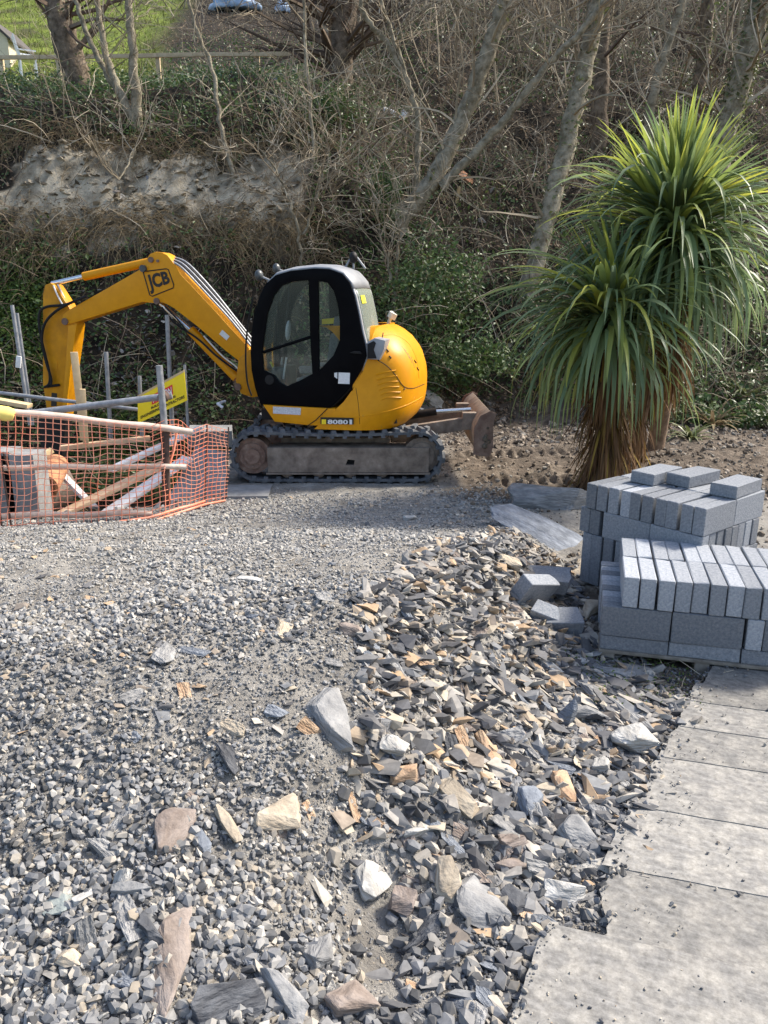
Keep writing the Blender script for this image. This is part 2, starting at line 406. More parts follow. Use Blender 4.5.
# --- undercarriage (square to the picture, unswung)
YN, YF = 9.93, 12.11            # outer faces of the two tracks
xl = at_y(229, 459, YN).x; xr = at_y(444.5, 459, YN).x
def stadium(R, x0, x1, n=14, zc=.36, sag=.0):
    pts = []
    for k in range(n+1): a = PI/2+PI*k/n; pts.append((x0+R+R*math.cos(a), zc+R*math.sin(a)))
    m_ = 16
    for k in range(1, m_): pts.append((x0+R+(x1-x0-2*R)*k/m_, zc-R))
    for k in range(n+1): a = -PI/2+PI*k/n; pts.append((x1-R+R*math.cos(a), zc+R*math.sin(a)))
    for k in range(1, m_):
        f = k/m_; pts.append((x1-R+(x0+R-x1+R)*f, zc+R-sag*math.sin(PI*f)))
    return pts
for side, (ya, yb) in enumerate(((YN, YN+.45), (YF-.45, YF))):
    bm = bmesh.new()
    out = stadium(.335, xl+.025, xr-.025, zc=.36, sag=.03); inn = stadium(.30, xl+.06, xr-.06, zc=.36, sag=.03)
    n = len(out)
    ring = []
    for (o_, i_) in zip(out, inn):
        ring.append([bm.verts.new((o_[0], ya, o_[1])), bm.verts.new((o_[0], yb, o_[1])), bm.verts.new((i_[0], yb, i_[1])), bm.verts.new((i_[0], ya, i_[1]))])
    for k in range(n):
        A, B = ring[k], ring[(k+1) % n]
        for q in range(4): bm.faces.new((A[q], A[(q+1) % 4], B[(q+1) % 4], B[q]))
    # lugs: equal steps round the loop, staggered outer and inner rows, inner drive teeth
    cum = [0]
    for k in range(n): cum.append(cum[-1]+math.dist(out[k], out[(k+1) % n]))
    tot = cum[-1]; NL = 38
    for row in range(2):
        for q in range(NL):
            s = (q+.5*row)/NL*tot
            k = max(i for i in range(n) if cum[i] <= s); f = (s-cum[k])/(cum[k+1]-cum[k])
            p = Vector((out[k][0]*(1-f)+out[(k+1) % n][0]*f, 0, out[k][1]*(1-f)+out[(k+1) % n][1]*f))
            t = Vector((out[(k+1) % n][0]-out[k][0], 0, out[(k+1) % n][1]-out[k][1])).normalized(); nn_ = Vector((-t.z, 0, t.x))
            if nn_.dot(p-Vector(((xl+xr)/2, 0, .36))) < 0: nn_ = -nn_
            yy = (ya+.115 if row == 0 else yb-.115)
            R3 = Matrix((t, Vector((0, 1, 0)), nn_)).transposed()
            sl = .25 if row == 0 else -.25
            g = bmesh.ops.create_cube(bm, size=1.0)['verts']
            for v in g:
                tp = v.co.z > 0
                c = Vector((v.co.x*(.052 if tp else .082)+v.co.y*sl*.2, v.co.y*(.19 if tp else .225), v.co.z*.05+.016))
                v.co = R3 @ c+p+Vector((0, yy, 0))
            if row == 0:
                pi_ = p-nn_*.05
                box_bm(bm, pi_+Vector((0, ya+.03, 0)), (.055, .06, .03), R3)
                box_bm(bm, pi_+Vector((0, yb-.03, 0)), (.055, .06, .03), R3)
    tr = adopt(bmobj('rubber_track', bm, 'rubber', None, 30))
    yc = (ya+yb)/2
    # sprocket (left), idler (right), rollers and the side beam
    def wheel(name, x, z, r, w, m, hub=True):
        bm = bmesh.new()
        for rr_, ww in ((r, w), (r*.72, w+.05), (r*.42, w+.10)):
            g = bmesh.ops.create_cone(bm, cap_ends=True, segments=28, radius1=rr_, radius2=rr_, depth=ww)['verts']
            bmesh.ops.transform(bm, matrix=Matrix.Translation((x, yc, z)) @ Matrix.Rotation(PI/2, 4, 'X'), verts=g)
        for k in range(8):
            a = k*PI/4; box_bm(bm, (x+r*.57*math.cos(a), yc-(w+.055)/2, z+r*.57*math.sin(a)), (.03, .02, .03))
        return adopt(bmobj(name, bm, m, None, 30), tr)
    wheel('sprocket', xl+.30, .36, .24, .30, 'steel_rust')
    wheel('idler', xr-.30, .36, .24, .26, 'steel_muddy')
    for k in range(4):
        wheel('roller', xl+.75+k*.42, .145, .085, .30, 'steel_muddy')
    wheel('carrier_roller', (xl+xr)/2-.1, .60, .05, .26, 'steel_muddy')
    bx0, bx1 = at_y(267, 460, YN).x, at_y(429, 460, YN).x
    zt, zb = at_y(300, 448, YN).z, at_y(300, 473, YN).z
    def pl(p, t): return Vector((p[0], t, p[1]))
    xh = at_y(350, 463, YN).x; zh = at_y(350, 463, YN).z
    s_ = -1 if side == 0 else 1
    yo, yi = (ya+.02, yb-.05) if side == 0 else (yb-.02, ya+.05)
    beam = adopt(prism('track_frame', [(bx0, zb), (bx1, zb), (bx1, zt), (bx0, zt)], yo, yi, pl, 'steel_muddy', None, .012,
                 holes=[[(xh-.06, zh-.035), (xh+.05, zh-.035), (xh+.06, zh+.03), (xh-.03, zh+.04)]]), tr)
    adopt(box('dark_void', (xh, (yo+yi)/2, zh), (.3, .2, .16), 'black_matte'), tr).name = 'hole_shade_fill'  # black box set in the frame hole, standing in for its deep shade
    adopt(box('frame_flange', ((bx0+bx1)/2, yo+(.03 if side == 0 else -.03), zb-.012), (bx1-bx0+.04, .10, .02), 'steel_muddy'), tr)
bm = bmesh.new()
box_bm(bm, (-.66, 11.02, .42), (1.5, 1.35, .26), None, .04)
box_bm(bm, (-1.2, 11.02, .36), (.25, 1.5, .2)); box_bm(bm, (.0, 11.02, .36), (.25, 1.5, .2))
g = bmesh.ops.create_cone(bm, cap_ends=True, segments=36, radius1=.52, radius2=.52, depth=.24)['verts']
bmesh.ops.translate(bm, vec=(-.66, 11.02, .66), verts=g)
adopt(bmobj('undercarriage', bm, 'steel_muddy', None, 30))
# --- dozer blade at the rear (right-hand end)
prof = [(0, .0), (.06, -.005), (.03, .10), (.01, .2), (.02, .3), (.06, .38), (.12, .45), (.10, .47), (.02, .41), (-.035, .31), (-.05, .2), (-.035, .08)]
bx = at_y(481, 440, 9.98).x
def blp(p, t): return Vector((bx+p[0]*1.3-.02, t, .36+p[1]*1.25))
bl = adopt(prism('dozer_blade', prof, 9.98, 12.06, blp, 'blade_tan', None, 0, smooth_deg=50))
for yy in (9.955, 12.06):
    pe = [(-.06, .02), (.10, -.005), (.14, .1), (.13, .34), (.16, .45), (.1, .48), (0, .43), (-.06, .3)]
    adopt(prism('end_plate', pe, yy, yy+.022, blp, 'steel_rust', None, .004), bl)
bm = bmesh.new()
for k in range(26):
    v = bmesh.ops.create_icosphere(bm, subdivisions=1, radius=random.uniform(.02, .05))['verts']
    bmesh.ops.translate(bm, vec=(bx+.05+random.uniform(-.01, .05), 9.95+abs(random.gauss(0, .06)), .42+random.uniform(0, .36)), verts=v)
adopt(bmobj('caked_mud', bm, 'mud', None, None), bl)
def beam_between(bm, a, b, w, h):
    a, b = Vector(a), Vector(b); d = (b-a); R3 = d.to_track_quat('X', 'Z').to_matrix()
    box_bm(bm, (a+b)/2, (d.length, w, h), R3, .01)
for yy in (10.55, 11.50):
    bm = bmesh.new(); beam_between(bm, (-.1, yy, .52), (bx-.05, yy, .72), .11, .17)
    box_bm(bm, (bx-.10, yy, .74), (.20, .13, .24), None, .02)
    adopt(bmobj('blade_arm', bm, 'steel_muddy', None, 30), bl)
adopt(tube('blade_cylinder', [(-.05, 11.02, .68), (.75, 11.02, .80)], .055, 'black_matte'), bl)
adopt(tube('cylinder_rod', [(.75, 11.02, .80), (bx-.03, 11.02, .83)], .03, 'chrome'), bl)

# --- revolving house: lower skirt + rounded engine cover
def plan(ur, uf, ln, lf, n=26, e=.62):
    """closed plan outline, rounded towards the rear (+u)"""
    uc = ur-.78; pts = [(uf, lf), (uf, ln)]
    mid = (ln+lf)/2; hw = (ln-lf)/2
    for k in range(n+1):
        a = PI/2-PI*k/n
        c, s = math.cos(a), math.sin(a)
        pts.append((uc+(ur-uc)*math.copysign(abs(c)**e, c), mid+hw*math.copysign(abs(s)**e, s)))
    return pts
sil = [(411, 421), (417, 416), (420.5, 410.5), (423, 405), (424.2, 400), (425, 395), (425.5, 390), (425.8, 385), (426, 380), (425.8, 375), (425, 367), (423, 360), (421, 353), (418, 347), (411, 337), (403, 330), (396, 326), (388, 324.5)]
levels = []
for (px, py) in sil:
    u, z = UP(px-3.5, py, .15); levels.append([u, z])
zs_top = levels[-1][1]; LV5 = UP(420, 360, .15)[1]
bm = bmesh.new(); rings = []
UF = UP(330, 380, L_CAB)[0]
for i, (ur, z) in enumerate(levels):
    tpr = max(0, (z-LV5)/(zs_top-LV5))
    wid = float(np.interp(sil[i][1], [345, 375, 390, 405, 421], [.985, .99, 1.02, 1.055, 1.05]))-.30*tpr**2
    rings.append([bm.verts.new(W(u, l, z)) for (u, l) in plan(ur, UP(float(np.interp(sil[i][1], [325, 340, 352, 365, 375, 385, 395, 405, 421], [371, 369, 366.5, 362.5, 357.5, 351.5, 344, 333, 314])), 380, L_CAB)[0], wid, -wid)])
for a, b_ in zip(rings[:-1], rings[1:]):
    for k in range(len(a)):
        bm.faces.new((a[k], a[(k+1) % len(a)], b_[(k+1) % len(a)], b_[k]))
bm.faces.new(rings[0][::-1]); bm.faces.new(rings[-1])
house = bmobj('engine_cover', bm, 'paint_yellow', None, 40)
hb = BVHTree.FromPolygons([v.co.copy() for v in house.data.vertices], [tuple(p.vertices) for p in house.data.polygons])
adopt(house)
def on_house(px, py, off=.004):
    d = ray(px, py).normalized(); h = hb.ray_cast(Vector((0, 0, CAM_H)), d)
    if h[0] is None: return None
    nrm = h[1] if h[1].dot(d) < 0 else -h[1]
    return h[0]+nrm*off
def stroke(name, pts, r, m, off=.0, k=5):
    s3 = [on_house(p.x, p.y, off) for p in catmull([(x, y, 0) for x, y in pts], k)]
    s3 = [p for p in s3 if p is not None]
    if len(s3) > 1: return adopt(tube(name, s3, r, m, None, 6), house)
stroke('panel_seam', zz([(405, 330), (430, 345), (455, 372), (475, 400), (500, 407), (533, 395)], 230, 240, 2.743), .0055, 'black_matte')
stroke('panel_seam', zz([(420, 255), (412, 300), (408, 330)], 230, 240, 2.743), .007, 'black_matte')
for k in range(6):
    y0 = 362+k*14
    stroke('vent_rib', zz([(400+k*3, y0+8), (430, y0), (455+k*3, y0-4+k)], 230, 240, 2.743), .011, 'paint_yellow', -.003)
stroke('moulded_edge', zz([(300, 492), (400, 478), (480, 455), (528, 430)], 230, 240, 2.743), .010, 'paint_yellow', -.003)
stroke('panel_seam', zz([(420, 262), (455, 262), (490, 285), (512, 330), (518, 380)], 230, 240, 2.743), .004, 'paint_worn')
stroke('panel_seam', zz([(345, 405), (352, 450), (356, 505)], 230, 240, 2.743), .003, 'black_matte')
for hx, hy in ((430, 300), (437, 318), (505, 330), (512, 350)): stroke('latch', zz([(hx, hy), (hx+5, hy+7)], 230, 240, 2.743), .010, 'black_matte', .002)
for k in range(4): stroke('scuff', zz([(470+k*9, 290+k*10), (486+k*7, 312+k*13)], 230, 240, 2.743), .003, 'steel_muddy', .0)
stroke('bolt', zz([(477, 408), (479, 409)], 230, 240, 2.743), .012, 'steel_rust', 0)
# lower skirt under the cab, running round to the rear
sk_out = [UP(x, y, L_CAB+.045) for x, y in zz([(90, 452), (268, 462), (290, 462), (280, 510), (218, 509), (122, 499)], 230, 240, 2.743)]
sk = adopt(prism('side_skirt', sk_out, L_CAB+.05, .2, lat(0), 'paint_yellow', None, .02))
def quad_on(name, pxs, l, m, par, thick=.004):
    return adopt(prism(name, [UP(x, y, l) for x, y in pxs], l, l-.006, lat(0), m, None, 0), par)
ls = L_CAB+.057
quad_on('maker_plate', [(273, 406.5), (301, 408), (300.5, 415), (273, 413.5)], ls, 'decal_grey', sk)
ls += .006
quad_on('number_plate', [(320.5, 417.3), (353.5, 417.9), (353.5, 424.4), (320.5, 424)], ls+.006, 'decal_black', sk)
def text_on(name, s, pxq, l, m, par, bold=0, shear=0):
    V, F = text_geo(s, 1.0, bold, shear); q = [Vector((*UP(x, y, l), 0)) for x, y in pxq]
    VV = quad_map(V, q); return adopt(pyobj(name, [W(v.x, l, v.y) for v in VV], F, m), par)
quad_on('logo_square', [(321.6, 419.4), (326, 419.5), (326, 424.2), (321.6, 424.1)], ls+.009, 'sign_yellow', sk)
text_on('lettering', '8080', [(327.6, 419.6), (348, 419.9), (348, 424.2), (327.6, 424)], ls+.010, 'decal_white', sk, .03)
quad_on('letter_bar', [(349.5, 419.6), (352, 419.7), (352, 424.4), (349.5, 424.4)], ls+.009, 'decal_white', sk)
tube_seam = [W(*((lambda q: (q[0], ls, q[1]))(UP(x, y, ls)))) for x, y in ((308, 425.5), (316, 420), (327.5, 408.5))]
adopt(tube('panel_seam', [p+NN*.004 for p in tube_seam], .006, 'black_matte', None, 6), sk)
# turntable deck
bm = bmesh.new()
for (uu, ll, sz) in ((.08, 0, (1.85, 1.7, .14)),):
    v = bmesh.ops.create_cube(bm, size=1.0)['verts']
    for q in v: q.co = W(uu+q.co.x*sz[0], ll+q.co.y*sz[1], .86+q.co.z*sz[2])
adopt(bmobj('deck_plate', bm, 'black_matte'))

# --- cab
cz = lambda pts: [UP(x, y, L_CAB) for x, y in zz(pts, 235, 250, 4.655)]
side_px = [(122, 722), (96, 640), (80, 560), (75, 470), (80, 380), (95, 290), (120, 212), (150, 152), (190, 117), (260, 97), (370, 86), (440, 89), (500, 111), (535, 152), (556, 215), (573, 290), (590, 380), (605, 440), (613, 492), (590, 560), (545, 632), (490, 692), (437, 741), (360, 737), (240, 730)]
side = cz(side_px)
w1 = cz([(128, 470), (150, 300), (182, 212), (218, 166), (272, 147), (342, 140), (350, 400), (360, 576), (300, 608), (240, 634), (207, 614), (182, 582), (133, 560)])
w2 = cz([(388, 144), (430, 152), (460, 192), (478, 252), (488, 330), (488, 420), (460, 488), (392, 560)])
L_FAR = -.02
cabn = adopt(prism('cab_frame', side, L_CAB+.015, L_CAB-.05, lat(0), 'black_gloss', None, .012, holes=[w1, w2]))
adopt(prism('far_side_frame', side, L_FAR-.01, L_FAR+.05, lat(0), 'black_gloss', None, 0, holes=[w1, w2]), cabn)
adopt(prism('door_window', w1, L_CAB-.02, L_CAB-.026, lat(0), 'cab_glass', None, 0), cabn)
adopt(prism('quarter_window', w2, L_CAB-.02, L_CAB-.026, lat(0), 'cab_glass', None, 0), cabn)
adopt(prism('far_window', w1, L_FAR+.02, L_FAR+.026, lat(0), 'cab_glass', None, 0), cabn)
adopt(prism('far_window', w2, L_FAR+.02, L_FAR+.026, lat(0), 'cab_glass', None, 0), cabn)
# wrap: loft of the profile across the cab, panels by place
cols = [L_CAB-.012, L_CAB-.05, L_CAB-.12, L_CAB-.30, (L_CAB+L_FAR)/2, L_FAR+.30, L_FAR+.12, L_FAR+.05, L_FAR+.012]
mid = (L_CAB+L_FAR)/2; hw = (L_CAB-L_FAR)/2
prof = []
n_s = len(side)
dense = []
for i in range(n_s):
    a, b_ = Vector((*side[i], 0)), Vector((*side[(i+1) % n_s], 0)); dense += [a, (a+b_)/2]
cen = sum(dense, Vector())/len(dense)
nd = len(dense); nrm2 = []
for i in range(nd):
    t = dense[(i+1) % nd]-dense[i-1]; q = Vector((t.y, -t.x, 0)).normalized()
    if q.dot(dense[i]-cen) < 0: q = -q
    nrm2.append(q)
def bulge(l, i):
    f = 1-((l-mid)/hw)**4
    top = i/2
    amt = .055 if 8 <= top <= 18 else .03
    return amt*max(f, 0)
grid = [[W(*((lambda p: (p.x, l, p.y))(dense[i]+nrm2[i]*bulge(l, i)))) for l in cols] for i in range(nd)]
groups = {'roof': ([], 'roof_silver'), 'rear_frame': ([], 'roof_silver'), 'rear_window': ([], 'rear_glass'), 'windscreen': ([], 'cab_glass'), 'front_frame': ([], 'black_gloss'), 'floor': ([], 'black_matte')}
for i in range(nd):
    top = i/2; j = (i+1) % nd
    for k in range(len(cols)-1):
        inner = 2 <= k <= 5
        if top < 1.5: g_ = 'floor' if top < .5 else 'front_frame'
        elif top < 7: g_ = 'windscreen' if inner or k in (1, 6) else 'front_frame'
        elif top < 13.5: g_ = 'roof'
        elif top < 17.0: g_ = 'rear_window' if 1 <= k <= 6 else 'rear_frame'
        elif top < 19: g_ = 'rear_frame'
        else: g_ = 'floor'
        groups[g_][0].append((i, j, k))
for g_, (fs, m_) in groups.items():
    V = []; F = []; ix = {}
    def vi(i, k):
        if (i, k) not in ix: ix[(i, k)] = len(V); V.append(grid[i][k])
        return ix[(i, k)]
    for (i, j, k) in fs: F.append((vi(i, k), vi(j, k), vi(j, k+1), vi(i, k+1)))
    o = adopt(pyobj(g_, V, F, m_, None, 60), cabn)
    sm = o.modifiers.new('thickness', 'SOLIDIFY'); sm.thickness = .006 if 'win' in g_ or 'glass' in m_ else .02; sm.offset = 0
# door bar, handle, interior
def bar(name, p0, p1, l, r, m, par=cabn):
    a, b_ = UP(*p0, l), UP(*p1, l)
    return adopt(tube(name, [W(a[0], l, a[1]), W(b_[0], l, b_[1])], r, m, None, 8), par)
z4 = lambda x, y: (235+x/4.655, 250+y/4.655)
bar('window_bar', z4(133, 476), z4(352, 405), L_CAB-.03, .022, 'black_gloss')
bar('wiper_arm', z4(228, 460), z4(258, 160), .35, .018, 'black_matte')
bar('grab_rail', z4(190, 430), z4(205, 200), .1, .014, 'black_matte')
hq = [UP(*z4(x, y), L_CAB+.02) for x, y in ((535, 478), (555, 470), (585, 472), (592, 484), (560, 482))]
adopt(prism('door_handle', hq, L_CAB+.04, L_CAB+.012, lat(0), 'black_matte', None, .003), cabn)
quad_on('warning_sticker', [z4(482, 570), z4(535, 572), z4(533, 624), z4(480, 622)], L_CAB+.022, 'decal_white', cabn)
quad_on('warning_sticker', [z4(462, 572), z4(476, 570), z4(476, 600), z4(462, 590)], L_CAB+.022, 'decal_white', cabn)
a_ = UP(*z4(160, 605), L_CAB+.02)
bm = bmesh.new(); v = bmesh.ops.create_cone(bm, cap_ends=True, segments=20, radius1=.065, radius2=.06, depth=.012)['verts']
Mx = Matrix((RR, UZ, NN)).transposed().to_4x4(); Mx.translation = W(a_[0], L_CAB+.018, a_[1])
bmesh.ops.transform(bm, matrix=Mx, verts=v); adopt(bmobj('speaker_disc', bm, 'black_matte', None, 30), cabn)
su, sz0 = UP(*z4(430, 620), .5)
bm = bmesh.new()
def lb(u, l, z, su_, sl_, sz_, bev=.03, tilt=0):
    R3 = Matrix((RR, NN, UZ)).transposed() @ Matrix.Rotation(tilt, 3, 'Y')
    box_bm(bm, W(u, l, z), (su_, sl_, sz_), R3, bev)
lb(su-.12, .48, sz0+.02, .5, .5, .14); lb(su+.12, .48, sz0+.36, .13, .46, .62, .04, .15); lb(su+.17, .48, sz0+.78, .1, .26, .2, .03, .15)
lb(su-.1, .22, sz0+.2, .4, .1, .1, .02); lb(su-.1, .76, sz0+.2, .4, .1, .1, .02)
adopt(bmobj('operator_seat', bm, 'seat_cloth', None, 40), cabn)
bm = bmesh.new(); lb(su-.62, .45, sz0+.05, .2, .5, .35, .04); adopt(bmobj('console', bm, 'lamp_grey', None, 40), cabn)
for l_, x_ in ((.25, 205), (.7, 225)):
    bar('control_lever', z4(x_, 600), z4(x_+15, 500), l_, .014, 'decal_grey')
bar('control_lever', z4(165, 520), z4(187, 565), .6, .012, 'sticker_yellow')
quad_on('cab_notice', [z4(404, 322), z4(463, 316), z4(463, 342), z4(404, 346)], .05, 'sign_yellow', cabn)
quad_on('cab_notice', [z4(464, 318), z4(484, 320), z4(484, 344), z4(464, 344)], .05, 'decal_white', cabn)
bm = bmesh.new(); hu = UP(*z4(248, 375), .6)
v = bmesh.ops.create_icosphere(bm, subdivisions=2, radius=.5)['verts']
for q in v: q.co = W(hu[0]+q.co.x*.07+q.co.z*.03, .6+q.co.y*.14, hu[1]+q.co.z*.27)
adopt(bmobj('rear_view_mirror', bm, 'decal_grey', None, 60), cabn)
# yellow rear-window sticker
ru = [(585, 170), (612, 162), (612, 186), (588, 196)]
rp = [W(*((lambda q: (q[0], .72, q[1]))(UP(*z4(x, y), .72)))) for x, y in ru]
i0 = 28
def rear_pt(i, k): return grid[i][k]
stv = [rear_pt(28, 2).lerp(rear_pt(28, 3), .1), rear_pt(28, 3), rear_pt(29, 3), rear_pt(29, 2).lerp(rear_pt(29, 3), .1)]
stv = [p+RR*.012 for p in stv]
adopt(pyobj('sticker', stv, [(0, 1, 2, 3)], 'sticker_yellow'), cabn)
# lamps on the roof
def lamp(name, px, py, l, r, m, aim):
    u, z = UP(px, py, l); bm = bmesh.new()
    v = bmesh.ops.create_uvsphere(bm, u_segments=16, v_segments=10, radius=r)['verts']
    for q in v:
        c = q.co.copy(); c.z *= .75
        q.co = c
    R3 = aim.to_track_quat('Z', 'Y').to_matrix().to_4x4(); R3.translation = W(u, l, z)
    bmesh.ops.transform(bm, matrix=R3, verts=bm.verts)
    o = adopt(bmobj(name, bm, m, None, 50), cabn); return W(u, l, z)
p1 = lamp('work_lamp', 259.0, 275.5, .75, .075, 'lamp_grey', -RR)
p2 = lamp('work_lamp', 276.5, 268.5, .25, .07, 'lamp_grey', -RR)
for p in (p1, p2): adopt(tube('lamp_bracket', [p, p+RR*.12-UZ*.05, p+RR*.22-UZ*.10], .014, 'roof_silver'), cabn)
p3 = lamp('rear_lamp', 353.5, 257.5, .35, .075, 'black_matte', RR)
for dx in (-.12, 0, .16): adopt(tube('lamp_bracket', [p3+RR*dx*.3, p3+RR*dx-UZ*.14], .013, 'roof_silver'), cabn)
u, z = UP(391, 317, -.2)
adopt(tube('beacon', [W(u-.045, -.2, z-.10), W(u-.01, -.2, z-.02), W(u, -.2, z-.015), W(u+.035, -.2, z+.055), W(u+.04, -.2, z+.06)], [.02, .03, .062, .062, .03], 'lens_pale', None, 14))
# filler recess behind the cab
fr = [UP(x, y, L_CAB-.02) for x, y in zz([(378, 280), (398, 268), (428, 275), (424, 300), (412, 328), (378, 326)], 230, 240, 2.743)]
fl_ = adopt(prism('filler_panel', fr, L_CAB+.03, .45, lat(0), 'roof_silver', None, .012))
fr2 = [UP(x, y, L_CAB-.01) for x, y in zz([(379, 285), (396, 276), (402, 282), (396, 300), (404, 324), (379, 325)], 230, 240, 2.743)]
adopt(prism('filler_flap', fr2, L_CAB+.045, .6, lat(0), 'black_matte', None, .008), fl_)

# --- boom, stick, bucket (centre plane)
LB = -.22; HB = .13
z7 = lambda pts: [UP(x, y, LB+HB) for x, y in zz(pts, 30, 240, 3.339)]
boom_px = [(108, 250), (124, 236), (250, 165), (370, 96), (388, 64), (400, 46), (420, 39), (440, 41), (458, 50), (478, 75), (500, 112), (620, 240), (735, 368), (742, 430), (732, 432), (650, 368), (560, 290), (480, 228), (455, 214), (438, 208), (415, 211), (375, 207), (260, 242), (150, 276), (118, 284), (106, 272)]
boom = adopt(prism('boom', z7(boom_px), LB+HB, LB-HB, lat(0), 'paint_yellow', None, .014))
king = [(700, 395), (735, 365), (765, 360), (775, 520), (745, 525), (708, 512), (690, 470)]
adopt(prism('king_post', z7(king), LB+HB+.05, LB-HB-.05, lat(0), 'paint_worn', None, .02))
def pin(px, py, l, r, w, m='steel_rust', par=boom, name='pin'):
    u, z = UP(px, py, l)
    return adopt(tube(name, [W(u, l+w/2, z), W(u, l-w/2, z)], r, m, None, 14), par)
P7 = lambda x, y: (30+x/3.339, 240+y/3.339)
for (x, y, r) in ((405, 66, .04), (424, 204, .045), (118, 272, .05), (428, 70, .02)):
    pin(*P7(x, y), LB+HB, r, .05)
pin(*P7(378, 95), LB+HB+.02, .05, .06, 'lamp_grey')
pin(*P7(695, 490), LB+HB+.05, .05, .05)
def ram(name, a, b_, l, r0, m0, r1, m1, c, par):
    """cylinder a->c (barrel) and c->b (rod), picture points"""
    A, B, Cc = [W(UP(*p, l)[0], l, UP(*p, l)[1]) for p in (a, b_, c)]
    o = adopt(tube(name, [A, Cc], r0, m0, None, 14), par)
    adopt(tube('piston_rod', [Cc, B], r1, m1, None, 12), par if par is not EX else o); return o
for dl in (.0,):
    ram('boom_cylinder', P7(690, 460), P7(436, 212), LB, .072, 'paint_yellow', .036, 'chrome', P7(536, 300), boom)
ram('stick_cylinder', P7(398, 74), P7(74, 146), LB, .062, 'paint_yellow', .036, 'chrome', P7(180, 122), boom)
stick = [(48, 150), (66, 143), (80, 152), (128, 226), (155, 282), (150, 330), (136, 430), (122, 560), (116, 592), (62, 592), (52, 560), (40, 480), (40, 300), (40, 180)]
st = adopt(prism('stick', z7(stick), LB+.11, LB-.11, lat(0), 'paint_worn', None, .012))
flange = [(128, 286), (156, 282), (150, 330), (136, 430), (122, 562), (108, 562), (114, 480)]
adopt(prism('stick_flange', z7(flange), LB+.135, LB+.105, lat(0), 'paint_yellow', None, .006), st)
def hose(name, pts, l, r, m, par=EX, k=5):
    o = tube(name, [W(UP(p.x, p.y, l)[0], l, UP(p.x, p.y, l)[1]) for p in catmull([(x, y, 0) for x, y in zz(pts, 30, 240, 3.339)], k)], r, m, None, 7)
    return adopt(o, par)
hose('hose', [(180, 190), (120, 215), (60, 222), (36, 236), (30, 270), (38, 330), (55, 400), (66, 450), (64, 480), (48, 492)], LB+.16, .02, 'black_matte', st)
hose('hose', [(190, 188), (140, 208), (90, 235), (52, 275), (40, 330), (52, 400), (70, 460), (70, 484)], LB+.18, .02, 'black_matte', st)
hose('link_pipe', [(78, 152), (92, 185), (112, 222)], LB+.13, .012, 'decal_white', st)
hose('link_pipe', [(92, 148), (108, 180), (126, 215)], LB+.05, .012, 'decal_white', st)
adopt(tube('hose_clip', [W(*((lambda q: (q[0], LB+.14, q[1]))(UP(*P7(55, 490), LB+.14)))), W(*((lambda q: (q[0], LB+.14, q[1]))(UP(*P7(98, 484), LB+.14))))], .02, 'black_matte'), st)
quad_on('stick_label', zz([(72, 510), (90, 512), (88, 555), (70, 555)], 30, 240, 3.339), LB+.116, 'decal_black', st)
quad_on('stick_label', zz([(76, 406), (92, 404), (92, 432), (76, 432)], 30, 240, 3.339), LB+.116, 'paint_worn', st)
for q in range(5):
    dy = q*6
    hose('boom_hose', [(440+dy*.6, 48-dy*.2+q), (470+dy*.5, 70-dy*.5), (510+dy*.8, 95-dy*.6), (600+dy*.4, 190-dy*1.0), (680, 270-dy*1.0+8), (738, 345-dy*1.2+10)], LB+.10-q*.05, .017, 'black_matte' if q % 2 else 'galvanised', boom)
hose('ram_hose', [(440, 225), (480, 275), (560, 330), (620, 385), (680, 430), (700, 440)], LB+.1, .015, 'black_matte', boom)
hose('ram_hose', [(450, 222), (490, 262), (530, 312)], LB+.12, .012, 'black_matte', boom)
hose('ram_hose', [(580, 320), (640, 385), (690, 425), (700, 450)], LB+.09, .012, 'lens_pale', boom)
hose('cab_hose', [(745, 190), (728, 280), (720, 380), (725, 470), (740, 520)], LB+.3, .013, 'black_matte', boom)
# bucket, tucked in the trench
bk = [(x_-75, y_+70) for x_, y_ in [(60, 690), (120, 690), (150, 720), (175, 770), (165, 820), (120, 855), (60, 860), (30, 830), (50, 800), (95, 790), (110, 760), (90, 730)]]
adopt(prism('coupler', z7([(60, 585), (116, 585), (112, 640), (96, 760), (40, 790), (10, 760), (30, 690), (22, 600)]), LB+.09, LB-.09, lat(0), 'black_matte', None, .01), st)
bko = adopt(prism('bucket', z7(bk), LB+.35, LB-.35, lat(0), 'steel_muddy', None, .01))
for k in range(4):
    l = LB-.28+k*.19; u, z = UP(*P7(-47, 905), l)
    bm = bmesh.new(); box_bm(bm, W(u-.06, l, z+.02), (.18, .06, .03), Matrix((RR, NN, UZ)).transposed(), .005); adopt(bmobj('tooth', bm, 'steel_rust'), bko)
# decals on the boom
lj = LB+HB+.004
lq = [(376, 112), (462, 94), (482, 156), (402, 190)]
def border(name, pts, l, r, m, par):
    c = [W(UP(*P7(x, y), l)[0], l, UP(*P7(x, y), l)[1]) for x, y in pts]
    o = tube(name, c+[c[0]], r, m, None, 6); return adopt(o, par)
border('logo_border', [(378, 108), (384, 105), (455, 96), (462, 99), (480, 150), (478, 160), (408, 188), (400, 184)], lj, .008, 'decal_black', boom)
V, F = text_geo('JCB', 1.0, .04)
q = [Vector((*UP(*P7(x, y), lj), 0)) for x, y in ((386, 117), (458, 102), (473, 156), (404, 182))]
adopt(pyobj('lettering', [W(v.x, lj+.002, v.y) for v in quad_map(V, q)], F, 'decal_black'), boom)
quad_on('white_sticker', zz([(632, 314), (642, 300), (666, 322), (656, 335)], 30, 240, 3.339), lj+.003, 'decal_white', boom)
adopt(tube('front_step', [W(-1.35, .95, .95), W(-1.42, .95, 1.0), W(-1.42, .7, 1.0)], .02, 'decal_grey'))
